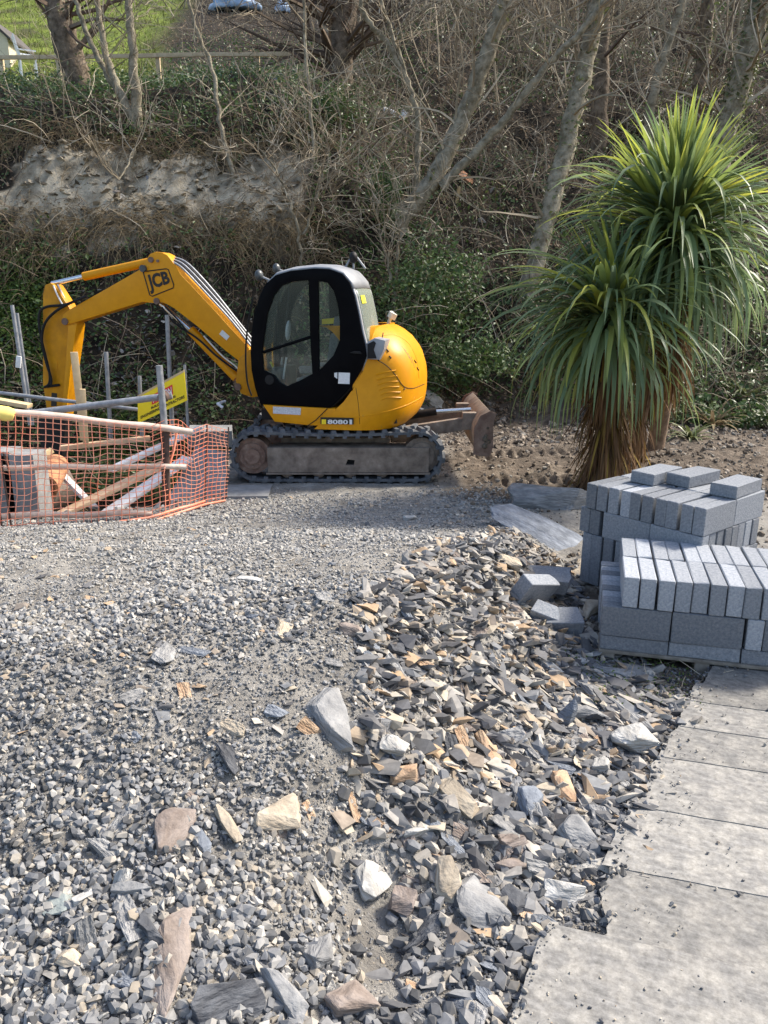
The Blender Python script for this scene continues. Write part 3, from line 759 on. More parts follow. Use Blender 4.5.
# ------------------------------------------------------------------ more materials
GREYS = [(.12, .122, .126), (.175, .178, .182), (.24, .241, .24), (.31, .306, .296), (.20, .207, .216), (.385, .37, .34), (.29, .27, .235), (.15, .153, .158), (.345, .335, .315), (.26, .26, .257), (.43, .41, .37), (.31, .27, .215), (.22, .225, .232), (.285, .282, .275)]
BANKC = [(0.063, 0.063, 0.066), (0.108, 0.109, 0.116), (0.081, 0.08, 0.083), (0.144, 0.144, 0.148), (0.099, 0.1, 0.104), (0.225, 0.222, 0.216), (0.315, 0.3, 0.278), (0.198, 0.204, 0.212), (0.414, 0.383, 0.332), (0.333, 0.27, 0.199), (0.117, 0.117, 0.12), (0.378, 0.274, 0.178), (0.27, 0.252, 0.228), (0.45, 0.413, 0.349), (0.252, 0.213, 0.174), (0.171, 0.17, 0.17), (0.36, 0.335, 0.299), (0.234, 0.226, 0.212), (0.396, 0.348, 0.274)]
mat('gravel_grey', None, island=GREYS, c1=(0, 0, 0), scale=26, rough=.85, bump=.35, bscale=90, spec=.3) if False else None
def gravel_mat(name, cols): return mat(name, (0, 0, 0), None, 26, .85, island=cols, spec=.3)
gravel_mat('gravel_dark', [(.065, .067, .07), (.105, .108, .113), (.155, .158, .163), (.21, .21, .21), (.125, .131, .142), (.28, .27, .25), (.175, .18, .19), (.34, .315, .275), (.09, .092, .095), (.24, .22, .19)]); gravel_mat('gravel_pad', GREYS); gravel_mat('gravel_bank', BANKC)
RK = {}
def rockm(key, a, b_, c, rough=.8): mat('stone_'+key, tuple(q*.8 for q in a), b_, 7, rough, bump=.9, bscale=16, dist=.02, c3=c, spec=.25, stretch=(1, 1, 5), detail=10, tint=.16); RK[key] = 'stone_'+key; mat('chip_'+key, tuple(q*.8 for q in a), b_, 1.3, rough, bump=.6, bscale=2.6, dist=.12, c3=c, spec=.25, stretch=(1, 1, 3), detail=8, tint=.2)
rockm('dark', (.055, .057, .064), (.12, .125, .135), (.17, .17, .175))
rockm('blue', (.14, .155, .18), (.23, .25, .28), (.33, .34, .36))
rockm('grey', (.20, .20, .20), (.32, .315, .305), (.40, .39, .375))
rockm('pale', (.36, .345, .315), (.52, .505, .47), (.60, .58, .55))
rockm('orange', (.40, .25, .15), (.47, .345, .235), (.40, .36, .31))
rockm('brown', (.19, .15, .125), (.285, .24, .21), (.36, .325, .295))
rockm('cream', (.56, .45, .32), (.66, .56, .43), (.60, .50, .38))
rockm('green', (.26, .29, .27), (.36, .39, .365), (.40, .41, .39))
rockm('tan', (.38, .315, .235), (.50, .43, .33), (.42, .38, .33))
for i, g_ in enumerate((.16, .205, .255, .315)):
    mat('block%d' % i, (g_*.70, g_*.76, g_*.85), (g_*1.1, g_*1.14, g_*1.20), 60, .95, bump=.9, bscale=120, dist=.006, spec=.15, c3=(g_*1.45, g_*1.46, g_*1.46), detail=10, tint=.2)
mat('pallet_wood', (.14, .12, .095), (.26, .23, .19), 10, .9, bump=.3)
mat('timber_new', (.50, .36, .19), (.60, .46, .27), 8, .8, bump=.1)
mat('timber_old', (.52, .34, .20), (.66, .47, .31), 9, .85, bump=.2)
mat('timber_white', (.66, .63, .60), (.78, .75, .72), 9, .8, bump=.15)
mat('clay', (.36, .15, .07), (.48, .24, .12), 9, .8, bump=.2)
mat('rod_rust', (.05, .035, .03), (.10, .06, .045), 20, .85)
mat('net_orange', (.74, .20, .10), (.80, .38, .26), 3, .7)
mat('rail_wood', (.46, .36, .29), (.60, .50, .42), 9, .8, bump=.2)
mat('foam_yellow', (.78, .62, .16), (.82, .68, .22), 6, .9)
mat('concrete', (.17, .17, .17), (.27, .268, .26), 6, .9, bump=.2)
# weathered sheet: streaky grain + pale dried mud
m, N, L, P = nodes('sheet_board')
tc = N.new('ShaderNodeTexCoord'); mp = N.new('ShaderNodeMapping'); mp.inputs['Scale'].default_value = (5, 60, 5); L.new(tc.outputs['Object'], mp.inputs[0])
n1 = N.new('ShaderNodeTexNoise'); n1.inputs['Scale'].default_value = 1.0; n1.inputs['Detail'].default_value = 6; n1.inputs['Distortion'].default_value = 1.2; L.new(mp.outputs[0], n1.inputs['Vector'])
n2 = N.new('ShaderNodeTexNoise'); n2.inputs['Scale'].default_value = 8.5; n2.inputs['Detail'].default_value = 9; n2.inputs['Roughness'].default_value = .65; L.new(tc.outputs['Object'], n2.inputs['Vector'])
r1 = N.new('ShaderNodeValToRGB'); r1.color_ramp.elements[0].position = .3; r1.color_ramp.elements[1].position = .7
wv = N.new('ShaderNodeTexWave'); wv.inputs['Scale'].default_value = 5.5; wv.inputs['Distortion'].default_value = 9; wv.inputs['Detail'].default_value = 5; wv.inputs['Detail Scale'].default_value = 1.1; wv.bands_direction = 'Y'; L.new(tc.outputs['Object'], wv.inputs['Vector'])
r1.color_ramp.elements[0].color = (.15, .149, .147, 1); r1.color_ramp.elements[1].color = (.225, .223, .218, 1); mw = N.new('ShaderNodeMix'); mw.data_type = 'FLOAT'; mw.inputs[0].default_value = .22; L.new(n1.outputs['Fac'], mw.inputs[2]); L.new(wv.outputs['Fac'], mw.inputs[3]); L.new(mw.outputs[0], r1.inputs[0])
r2 = N.new('ShaderNodeValToRGB'); r2.color_ramp.elements[0].position = .43; r2.color_ramp.elements[1].position = .66
r2.color_ramp.elements[0].color = (0, 0, 0, 1); r2.color_ramp.elements[1].color = (1, 1, 1, 1); L.new(n2.outputs['Fac'], r2.inputs[0])
mx = N.new('ShaderNodeMix'); mx.data_type = 'RGBA'; L.new(r2.outputs[0], mx.inputs[0]); L.new(r1.outputs[0], mx.inputs[6]); mx.inputs[7].default_value = (.315, .305, .283, 1)
n3 = N.new('ShaderNodeTexNoise'); n3.inputs['Scale'].default_value = 38; n3.inputs['Detail'].default_value = 10; n3.inputs['Roughness'].default_value = .75; L.new(tc.outputs['Object'], n3.inputs['Vector'])
r3 = N.new('ShaderNodeValToRGB'); r3.color_ramp.elements[0].position = .34; r3.color_ramp.elements[1].position = .62
r3.color_ramp.elements[0].color = (.62, .61, .60, 1); r3.color_ramp.elements[1].color = (1.14, 1.13, 1.12, 1); L.new(n3.outputs['Fac'], r3.inputs[0])
m2 = N.new('ShaderNodeMix'); m2.data_type = 'RGBA'; m2.blend_type = 'MULTIPLY'; m2.inputs[0].default_value = 1; L.new(mx.outputs[2], m2.inputs[6]); L.new(r3.outputs[0], m2.inputs[7])
oi = N.new('ShaderNodeObjectInfo'); m3 = N.new('ShaderNodeMix'); m3.data_type = 'RGBA'; m3.blend_type = 'MULTIPLY'; m3.inputs[0].default_value = 1; L.new(m2.outputs[2], m3.inputs[6]); L.new(oi.outputs['Color'], m3.inputs[7])
L.new(m3.outputs[2], P.inputs['Base Color']); P.inputs['Roughness'].default_value = .85; P.inputs['Specular IOR Level'].default_value = .25
b = N.new('ShaderNodeBump'); b.inputs['Strength'].default_value = .15; b.inputs['Distance'].default_value = .004; L.new(n1.outputs['Fac'], b.inputs['Height']); L.new(b.outputs[0], P.inputs['Normal'])

# ------------------------------------------------------------------ stones
def hull(pts):
    bm = bmesh.new()
    for p in pts: bm.verts.new(p)
    r = bmesh.ops.convex_hull(bm, input=list(bm.verts))
    bmesh.ops.delete(bm, geom=[v for v in bm.verts if not v.link_faces], context='VERTS')
    bmesh.ops.triangulate(bm, faces=bm.faces); return bm
def stone_pts(n, flat, angular=.0):
    out = []
    for k in range(n):
        v = np.array([random.gauss(0, 1) for _ in range(3)]); v /= np.linalg.norm(v)
        v = np.sign(v)*np.abs(v)**(1-.45*angular); v *= random.uniform(.8, 1.0)
        out.append((v[0], v[1]*random.uniform(.75, 1), v[2]*flat))
    return out
def arr(bm):
    bm.verts.index_update(); V = np.array([v.co[:] for v in bm.verts]); F = np.array([[v.index for v in f.verts] for f in bm.faces]); bm.free(); return V, F
def round_pts(n, flat):
    out = []
    for k in range(n):
        zf = 1-2*(k+.5)/n; a_ = k*2.39996+random.uniform(-.35, .35); r_ = math.sqrt(1-zf*zf); q_ = random.uniform(.84, 1.0)
        out.append((r_*math.cos(a_)*q_, r_*math.sin(a_)*q_*random.uniform(.85, 1), zf*flat*q_))
    return out
PEB = [arr(hull(round_pts(11, random.uniform(.5, .85)))) for _ in range(16)]+[arr(hull(stone_pts(10, random.uniform(.5, .8), .5))) for _ in range(6)]
SHD = [arr(hull(stone_pts(9, random.uniform(.10, .26), .95))) for _ in range(20)]
PEBF = [arr(hull(round_pts(8, random.uniform(.45, .8)))) for _ in range(16)]
def scatter(name, variants, pos, size, m, tilt=.5, aspect=(.6, 1.0), yaw0=None):
    n = len(pos); which = rng.integers(0, len(variants), n); VV = []; FF = []; base = 0
    yaw = rng.uniform(0, 2*PI, n) if yaw0 is None else rng.normal(yaw0, .5, n); tx = rng.normal(0, tilt, n); ty = rng.normal(0, tilt, n); asp = rng.uniform(*aspect, n)
    for k, (v, f) in enumerate(variants):
        I = np.where(which == k)[0]
        if not len(I): continue
        p = v[None]*np.stack([np.ones(len(I)), asp[I], np.ones(len(I))], 1)[:, None, :]*size[I][:, None, None]
        cx, sx = np.cos(tx[I])[:, None], np.sin(tx[I])[:, None]
        y_ = p[..., 1]*cx-p[..., 2]*sx; z_ = p[..., 1]*sx+p[..., 2]*cx; x_ = p[..., 0]
        cy, sy = np.cos(ty[I])[:, None], np.sin(ty[I])[:, None]
        x2 = x_*cy+z_*sy; z2 = -x_*sy+z_*cy
        cz_, sz_ = np.cos(yaw[I])[:, None], np.sin(yaw[I])[:, None]
        q = np.stack([x2*cz_-y_*sz_, x2*sz_+y_*cz_, z2], -1)+pos[I][:, None, :]
        VV.append(q.reshape(-1, 3)); FF.append((f[None]+(np.arange(len(I))*len(v))[:, None, None]).reshape(-1, 3)+base); base += len(I)*len(v)
    o = npobj(name, np.concatenate(VV), np.concatenate(FF), m); return kind(o, 'stuff')
def bank_t(x, y):
    xc = np.interp(y, [1.0, 2.5, 3.95, 6.0, 7.5], [-1.15, -.85, -.45, .95, 1.4]); xf = np.interp(y, [1.0, 2.16, 3.2, 4.3, 5.2, 6, 7.5], [-.1, .42, .98, 1.42, 1.3, 1.5, 1.9])
    return (x-xc)/(xf-xc)
def bank_x(x, y): return np.interp(y, [1.0, 2.1, 3.2, 4.4, 6, 7], [-.25, -.2, -.12, .0, .5, .95])+.22*fbm(x*1.7, y*1.7, 52)
def on_pad(x, y): return (np.minimum((y-(8.55+(x+2.58)*.5))-.1, (-2.4-x)) < 0)
def barrier_front(x, y): return y < 8.05+(x+2.58)*.5+np.where(x > -2.58, .9*(x+2.58), 0)
_be = [at_z(500+a/2.813, 660+b_/2.813, .045) for a, b_ in ((-60, 1260), (0, 1090), (30, 1005), (90, 850), (133, 742), (296, 738), (284, 690), (275, 645), (310, 600), (335, 470), (360, 400), (400, 385), (456, 232), (514, 136), (550, 62), (598, 8))]
_be.sort(key=lambda p: p.y); BOARD_EDGE = ([p.y for p in _be]+[_be[-1].y+.05], [p.x for p in _be]+[9])
# pad gravel: density per distance band
P_ = []; S_ = []
for (y0, y1, n, s0, s1) in ((1.2, 2.6, 10500, .005, .027), (2.6, 4.2, 15500, .007, .029), (4.2, 6.2, 15000, .009, .026), (6.2, 9.9, 14500, .012, .031)):
    y = rng.uniform(y0, y1, n*2); x = rng.uniform(-.56*y-.5, .40*y, n*2)
    t = bank_t(x, y)
    keep = (x < bank_x(x, y)+.2*rng.random(len(x))) | ((y > 5.8) & (x < 1.9) & (t < .8))
    keep &= on_pad(x, y) & (1.3*fbm(x*1.5, y*1.5, 51)+.5+.7*rng.random(len(x)) > .18+.10*(y < 3.8))
    keep &= ~((y > 9.0) & (rng.random(len(x)) < (y-9.0)*1.1))
    x, y = x[keep][:n], y[keep][:n]; s = (s0+(s1-s0)*rng.random(len(x))**2.4)*np.clip(.95+.9*fbm(x*.9, y*.9, 53), .5, 1.5)
    P_.append(np.stack([x, y, Z(x, y)+s*.25], 1)); S_.append(s)
yg = rng.uniform(1.3, 4.6, 14000); xg = rng.uniform(-.58, .25, 14000)*yg; sg = .003+.004*rng.random(14000)
scatter('fine_grit', [arr(hull(round_pts(7, .7))) for _ in range(8)], np.stack([xg, yg, Z(xg, yg)+sg*.2], 1), sg, 'gravel_pad', .5)['label'] = 'fine grit between the gravel stones'
xe = rng.uniform(-6.5, -1.2, 9000); ye = rng.uniform(.6, 7.4, 9000); ke = (xe < -.56*ye-.4) & (rng.random(9000) < .8) & (ye < 8.0+(xe+2.58)*.5)
P_.append(np.stack([xe[ke], ye[ke], Z(xe[ke], ye[ke])+.006], 1)); S_.append(rng.uniform(.016, .036, int(ke.sum())))
P_ = np.concatenate(P_); S_ = np.concatenate(S_); dk = (P_[:, 1] < 3.9+.8*fbm(P_[:, 0]*1.1, P_[:, 1]*1.1, 58)) & (rng.random(len(P_)) < .6)
fr = ~dk & (P_[:, 1] > 4.4+1.2*fbm(P_[:, 0]*.8, P_[:, 1]*.8, 59)+.8*(rng.random(len(P_))-.5))
gravel_mat('gravel_dusty', [(.21, .208, .20), (.27, .265, .252), (.32, .312, .295), (.24, .24, .235), (.37, .358, .335), (.30, .285, .255), (.18, .18, .177), (.34, .325, .295), (.41, .395, .365), (.26, .258, .25)])
scatter('dusty_gravel', PEBF, P_[fr], S_[fr], 'gravel_dusty', .45)['label'] = 'dusty fine crushed slate of the far pad'
dk2 = dk | fr
scatter('gravel', PEB, P_[~dk2], S_[~dk2], 'gravel_pad', .45)['label'] = 'grey crushed slate gravel spread over the pad'
scatter('gravel_near', PEB, P_[dk], S_[dk], 'gravel_dark', .45)['label'] = 'darker blue grey gravel near the camera'
P_ = []; S_ = []
n = 1900; y = 1.4+8*rng.random(n); x = rng.uniform(-.56, .3, n)*y; keep = (bank_t(x, y) < .2) & on_pad(x, y); x, y = x[keep], y[keep]; s = .022+.035*rng.random(len(x))**2.5
scatter('pad_shards', SHD, np.stack([x, y, Z(x, y)+s*.18], 1), s, 'gravel_bank', .25, (.4, .9))['label'] = 'larger flat slate shards strewn over the gravel'
# bank: slate shards and chips
P_ = []; S_ = []; P2 = []; S2 = []
y = rng.uniform(1.3, 6.8, 48000); x = rng.uniform(-1.3, 2.0, 48000); t = bank_t(x, y)
keep = (x > bank_x(x, y)-.05) & (t < 1.15+.2*rng.random(len(x))+.6*(y < 4.1)) & (x < np.interp(y, *BOARD_EDGE)+.10)
keep &= ~((np.abs(x+.10) < .17) & (np.abs(y-2.5) < .33) & (rng.random(len(x)) < .75))
x, y, t = x[keep], y[keep], t[keep]
s = .007+.05*rng.random(len(x))**5
pos = np.stack([x, y, Z(x, y)+s*.2], 1)
half = rng.random(len(x)) < np.clip(.12+.5*(y-2.4)/1.6, .10, .62)
scatter('slate_chips', SHD, pos[half], s[half]*np.interp(y[half], [2, 3, 5, 6.5], [1.6, 2.3, 2.6, 2.0]), 'gravel_bank', .3, (.28, .65), -.75)['label'] = 'broken slate chips covering the rubble bank'
low = ~half & (y < 3.4+.4*fbm(x*2, y*2, 57))
scatter('dark_gravel', PEB, pos[low], s[low]*.9, 'gravel_dark', .5)['label'] = 'dark crushed slate gravel at the foot of the bank'
half2 = ~half & ~low
scatter('bank_gravel', PEB, pos[half2], s[half2], 'gravel_bank', .5)['label'] = 'dark loose gravel between the stones of the bank'
y_ = rng.uniform(1.8, 4.7, 3200); x_ = np.interp(y_, *BOARD_EDGE)+rng.uniform(-.34, .03, 3200); s_ = .004+.016*rng.random(3200)**3
scatter('edge_gravel', PEB, np.stack([x_, y_, np.maximum(Z(x_, y_), np.where(x_ > np.interp(y_, *BOARD_EDGE), .045, -1))+s_*.3], 1), s_, 'gravel_dark', .5)['label'] = 'fine dark gravel along the edge of the sheets'
# rubbly dirt at the right-hand edge, under the palm, round the pallets
n = 11000; x = rng.uniform(.6, 8, n); y = rng.uniform(5.2, 14, n); keep = (bank_t(x, y) > 1.0) | (y > 7.5)
keep &= (rng.random(n) < .45+.55*smooth(2.5, 4, x)*smooth(8.5, 10, y)); x, y = x[keep], y[keep]
s = .012+.045*rng.random(len(x))**3
scatter('spoil_rubble', PEB, np.stack([x, y, Z(x, y)+s*.2], 1), s, mat('gravel_dirt', (0, 0, 0), None, 20, .9, island=[(.10, .08, .06), (.16, .13, .10), (.25, .21, .165), (.14, .12, .10), (.34, .29, .235), (.22, .205, .18)]).name, .5)['label'] = 'brown dirt and small rubble along the edge'
# trench rubble
n = 4500; x = rng.uniform(-8, -2.2, n); y = rng.uniform(7.6, 12.5, n); keep = ~on_pad(x, y); x, y = x[keep], y[keep]
s = .02+.07*rng.random(len(x))**3
scatter('trench_rubble', SHD, np.stack([x, y, Z(x, y)+s*.2], 1), s, 'gravel_pad', .5)['label'] = 'dark slate rubble in the trench'

# individually placed rocks
def rock_mesh(seed, flat, ang=.8, n=16, rough=.07, fine=True):
    random.seed(seed)
    bm = hull(stone_pts(n, flat, ang))
    bmesh.ops.dissolve_limit(bm, angle_limit=.2, verts=bm.verts, edges=bm.edges)
    bmesh.ops.bevel(bm, geom=list(bm.edges), offset=.03, segments=1, affect='EDGES', clamp_overlap=True)
    bmesh.ops.triangulate(bm, faces=bm.faces)
    for lim in ((.42, .22) if fine else (.5,)):
        bmesh.ops.subdivide_edges(bm, edges=[e for e in bm.edges if e.calc_length() > lim], cuts=1, use_grid_fill=True)
        bmesh.ops.triangulate(bm, faces=bm.faces)
    V = np.array([v.co[:] for v in bm.verts])
    k = rough*(1.3*fbm(V[:, 0]*1.7+seed, V[:, 1]*1.7+V[:, 2]*2.1, seed)+.8*fbm(V[:, 0]*5+V[:, 2]*9, V[:, 1]*5-V[:, 2]*11, seed+3)+.7*(fbm(V[:, 2]*7+seed, V[:, 0]*1.2, seed+7)))
    for v, kk in zip(bm.verts, k): v.co = v.co*(1+float(kk))
    bmesh.ops.recalc_face_normals(bm, faces=bm.faces)
    me = bpy.data.meshes.new('rock'); bm.to_mesh(me); bm.free()
    me.polygons.foreach_set('use_smooth', [True]*len(me.polygons)); me.set_sharp_from_angle(angle=math.radians(17)); return me
def slope_rot(x, y, amt=1.0):
    e = .12; gx = (Z1(x+e, y)-Z1(x-e, y))/(2*e); gy = (Z1(x, y+e)-Z1(x, y-e))/(2*e)
    return Vector((0, 0, 1)).rotation_difference(Vector((-gx*amt, -gy*amt, 1)).normalized()).to_matrix()
BANKG = 'stones in the rubble bank'
def rock(seed, px, py, w, d, h, yaw, key, label, name='rock', ang=.8, sink=.3, tilt=(0, 0), lift=None):
    """w, d, h in metres (full), centre at the ground under pixel"""
    p = hit(px, py); x, y = p.x, p.y
    me = rock_mesh(seed, 1.0, ang); me.materials.append(MATS[RK[key]])
    me.name = name
    o = link(bpy.data.objects.new(name, me))
    R3 = slope_rot(x, y) @ Matrix.Rotation(yaw, 3, 'Z') @ Matrix.Rotation(tilt[0], 3, 'X') @ Matrix.Rotation(tilt[1], 3, 'Y')
    me.transform(Matrix.Diagonal((w*.66, d*.66, h*.62, 1)))
    o.rotation_euler = R3.to_euler(); o.location = (x, y, p.z+h*(.45-sink) if lift is None else p.z+lift)
    tag(o, label, 'rock', BANKG); return o
rock(101, 330, 722, .20, .42, .12, .45, 'grey', 'long dusty grey boulder on the ridge of the mound', sink=.55)
rock(102, 176, 838, .17, .22, .09, .2, 'brown', 'triangular pinkish brown slab beside a small blue shard', sink=.4)
rock(103, 167, 950, .13, .40, .07, .05, 'brown', 'long pinkish brown slab half buried at the lower left', sink=.55)
rock(104, 71, 964, .095, .06, .055, -.2, 'cream', 'smooth cream oval pebble at the lower left', 'pebble', ang=.0, sink=.2)
rock(105, 58, 906, .10, .09, .03, .1, 'green', 'flat pale greenish stone left of a white stone', sink=.3)
rock(106, 84, 902, .075, .06, .055, .7, 'pale', 'small white stone with a bluish face at the lower left')
rock(107, 133, 893, .15, .06, .04, -.1, 'grey', 'flat pointed grey shard above the long brown slab', sink=.2)
rock(108, 150, 936, .16, .045, .05, -.8, 'dark', 'narrow dark shard lying across the long brown slab', sink=0)
rock(109, 374, 884, .15, .15, .10, .3, 'pale', 'chunky cream and white rock in the lower middle')
rock(110, 402, 906, .11, .12, .10, -.3, 'brown', 'squarish brown rock just right of the chunky cream rock')
rock(111, 486, 912, .20, .27, .07, .7, 'grey', 'big smooth grey slab with pebbles on it near the sheets', sink=.2, tilt=(.15, 0))
rock(112, 424, 833, .18, .06, .06, .5, 'pale', 'long pale wedge shaped shard in the middle of the bank', sink=.1)
rock(113, 228, 1014, .21, .15, .12, .1, 'dark', 'large dark slate lump at the bottom edge', sink=.3)
rock(114, 284, 1000, .25, .08, .06, -.55, 'grey', 'long flat grey shard with a dark underside at the bottom edge', sink=.1, tilt=(.3, 0))
rock(115, 352, 1008, .16, .13, .09, .4, 'brown', 'rusty brown lump at the bottom edge')
rock(116, 318, 955, .12, .12, .09, .9, 'grey', 'dusty grey lump below the bare patch of dirt')
rock(117, 560, 722, .17, .06, .24, -.15, 'blue', 'dark blue slate slab standing upright on the bank', sink=.3, tilt=(0, .1))
rock(118, 634, 748, .22, .20, .17, .3, 'pale', 'white and grey boulder at the foot of the bank beside the sheets', sink=.3)
rock(119, 562, 792, .09, .19, .07, .3, 'orange', 'bright orange pointed shard on the lower bank', sink=.1, tilt=(.5, 0))
rock(120, 531, 806, .12, .16, .07, .35, 'blue', 'striped blue grey shard left of the bright orange one', sink=.1, tilt=(.4, 0))
rock(121, 488, 752, .10, .33, .05, .55, 'orange', 'long rusty orange slab sloping down the middle of the bank', sink=.2)
rock(122, 456, 800, .22, .10, .08, -.6, 'tan', 'tan rock with a dark shadowed side in the middle of the bank', sink=.2, tilt=(.3, 0))
rock(123, 563, 897, .15, .13, .12, .2, 'pale', 'rough white boulder close to the corner of the nearest sheets')
rock(124, 578, 842, .13, .22, .07, .45, 'grey', 'grey leaning slab left of the sheets', sink=.15, tilt=(.3, 0))
rock(125, 276, 812, .19, .17, .12, .1, 'tan', 'rounded pale tan boulder sunk in the near face of the mound', sink=.55)
rock(126, 201, 842, .045, .13, .03, .75, 'blue', 'small blue shard beside the triangular brown slab', sink=0)
rock(127, 228, 828, .055, .17, .05, .7, 'tan', 'tan splinter right of the small blue shard', sink=.1)
rock(128, 516, 850, .17, .10, .08, .1, 'brown', 'brown rock in the lower bank, left of the leaning slab', sink=.3)
rock(129, 522, 872, .20, .09, .07, -.2, 'brown', 'rounded brown ledge of rock above the rough white boulder', sink=.3)
rock(130, 395, 654, .10, .09, .10, .2, 'dark', 'small black stone on the ridge of the mound')
rock(131, 352, 634, .14, .08, .07, .2, 'brown', 'small reddish brown stone at the top of the mound')
rock(132, 395, 755, .15, .11, .10, -.2, 'pale', 'white topped grey rock just right of the long boulder')
rock(133, 405, 777, .13, .12, .10, .3, 'orange', 'rounded orange rock below the white topped rock')
rock(134, 580, 718, .28, .10, .06, -.05, 'grey', 'flat grey slab lying behind the upright slate', sink=-.1)
rock(135, 448, 884, .10, .20, .09, -.15, 'tan', 'tall greyish tan stone left of the big smooth slab', sink=.2, tilt=(.3, 0))
rock(136, 516, 905, .09, .17, .05, .7, 'dark', 'dark narrow slab right of the big smooth slab', sink=.2)
rock(137, 600, 770, .10, .10, .10, 0, 'pale', 'small whitish lump left of the white boulder')
big1 = rock(140, 551, 504, .95, .62, .46, -.05, 'grey', 'large flat topped grey boulder at the foot of the palm', sink=.35, ang=.5)
big2 = rock(141, 545, 538, 1.0, .62, .07, -.38, 'blue', 'broad thin slate slab leaning in front of the large boulder', 'slab', sink=-.6, ang=1.0, tilt=(.10, .10))
big3 = rock(142, 570, 568, .62, .56, .06, .2, 'tan', 'pale flat slab on the dirt left of the far block stack', 'slab', sink=.3, ang=1.0)
rock(143, 590, 612, .34, .16, .10, 1.1, 'tan', 'brown lump of stone behind the broken blocks', sink=.3)
rock(144, 410, 520, .16, .12, .07, .1, 'pale', 'lone pale stone on the gravel in front of the track')
rock(145, 250, 583, .20, .07, .06, -.4, 'pale', 'pale splinter on the gravel left of centre')
rock(146, 430, 402, .55, .30, .16, .1, 'pale', 'pale broken slab lying behind the excavator', 'slab', sink=.1)
# the ordinary larger stones of the bank: shared meshes, one object each
random.seed(11)
RM = {k: [] for k in RK}
for k in RK:
    for q in range(3):
        me = rock_mesh(random.randint(0, 9999), random.choice((.12, .18, .24, .34)), .95, 13, fine=False); me.materials.append(MATS['chip_'+k]); RM[k].append(me)
KW = ['dark']*5+['blue']*5+['grey']*6+['pale']*2+['orange']*3+['brown']*3+['tan']*3
KD = {'dark': 'dark slate', 'blue': 'blue grey slate', 'grey': 'mid grey slate', 'pale': 'whitish', 'orange': 'rusty orange', 'brown': 'reddish brown', 'tan': 'tan'}
used = []; tries = 0
while len(used) < 252 and tries < 9000:
    tries += 1
    y = random.uniform(2.0, 6.4)
    x = random.uniform(-1.4, 1.8); t = float(bank_t(x, y))
    if not (-.35 < t < 1.1) or x > float(np.interp(y, *BOARD_EDGE))-.04 or (x < float(bank_x(np.array([x]), np.array([y]))[0]) and random.random() < .86): continue
    if abs(x+.10) < .2 and abs(y-2.5) < .35: continue
    s = random.uniform(.032, .072)*(1+.4*(y-2)/4.5)
    if random.random() < .12: s *= 1.5
    if any((x-a)**2+(y-b_)**2 < (.75*(s+c))**2 for a, b_, c in used): continue
    used.append((x, y, s)); k = random.choice(KW)
    o = link(bpy.data.objects.new('stone', random.choice(RM[k])))
    o.location = (x, y, Z1(x, y)+s*.10)
    R3 = slope_rot(x, y) @ Matrix.Rotation(random.gauss(-.75, .7), 3, 'Z') @ Matrix.Rotation(random.gauss(0, .3), 3, 'X') @ Matrix.Rotation(random.gauss(0, .3), 3, 'Y')
    o.rotation_euler = R3.to_euler(); o.scale = (s*random.uniform(1.1, 2.1), s*random.uniform(.5, .95), s*random.uniform(.8, 1.2))
    tag(o, 'ordinary small loose %s stone among the rubble of the bank' % KD[k], 'stone', 'small loose stones of the bank')

# ------------------------------------------------------------------ sheets laid as a path (lower right)
z8 = lambda x, y: (500+x/2.813, 660+y/2.813)
sheets = [
 ([(598, 8), (556, 104)], 'dark smooth sheet at the far end of the path, against the block pallet', .060),
 ([(550, 62), (512, 172)], 'second sheet from the far end of the path', .056),
 ([(514, 136), (462, 256)], 'third sheet from the far end of the path', .052),
 ([(456, 232), (430, 310), (392, 392)], 'muddy sheet dotted with pebbles, middle of the path', .048),
 ([(360, 395), (335, 470), (296, 552)], 'sheet below the middle of the path, third nearest', .044),
 ([(350, 530), (310, 600), (275, 645), (285, 690), (300, 728), (296, 750)], 'sheet with a broken pointed corner, second nearest', .040),
 ([(135, 740), (90, 850), (30, 1005), (0, 1090)], 'nearest sheet, strewn with dark grit, at the bottom right corner', .045)]
tops = []
PD = Vector((.55, .835, 0)); PR = Vector((.93, -.37, 0))
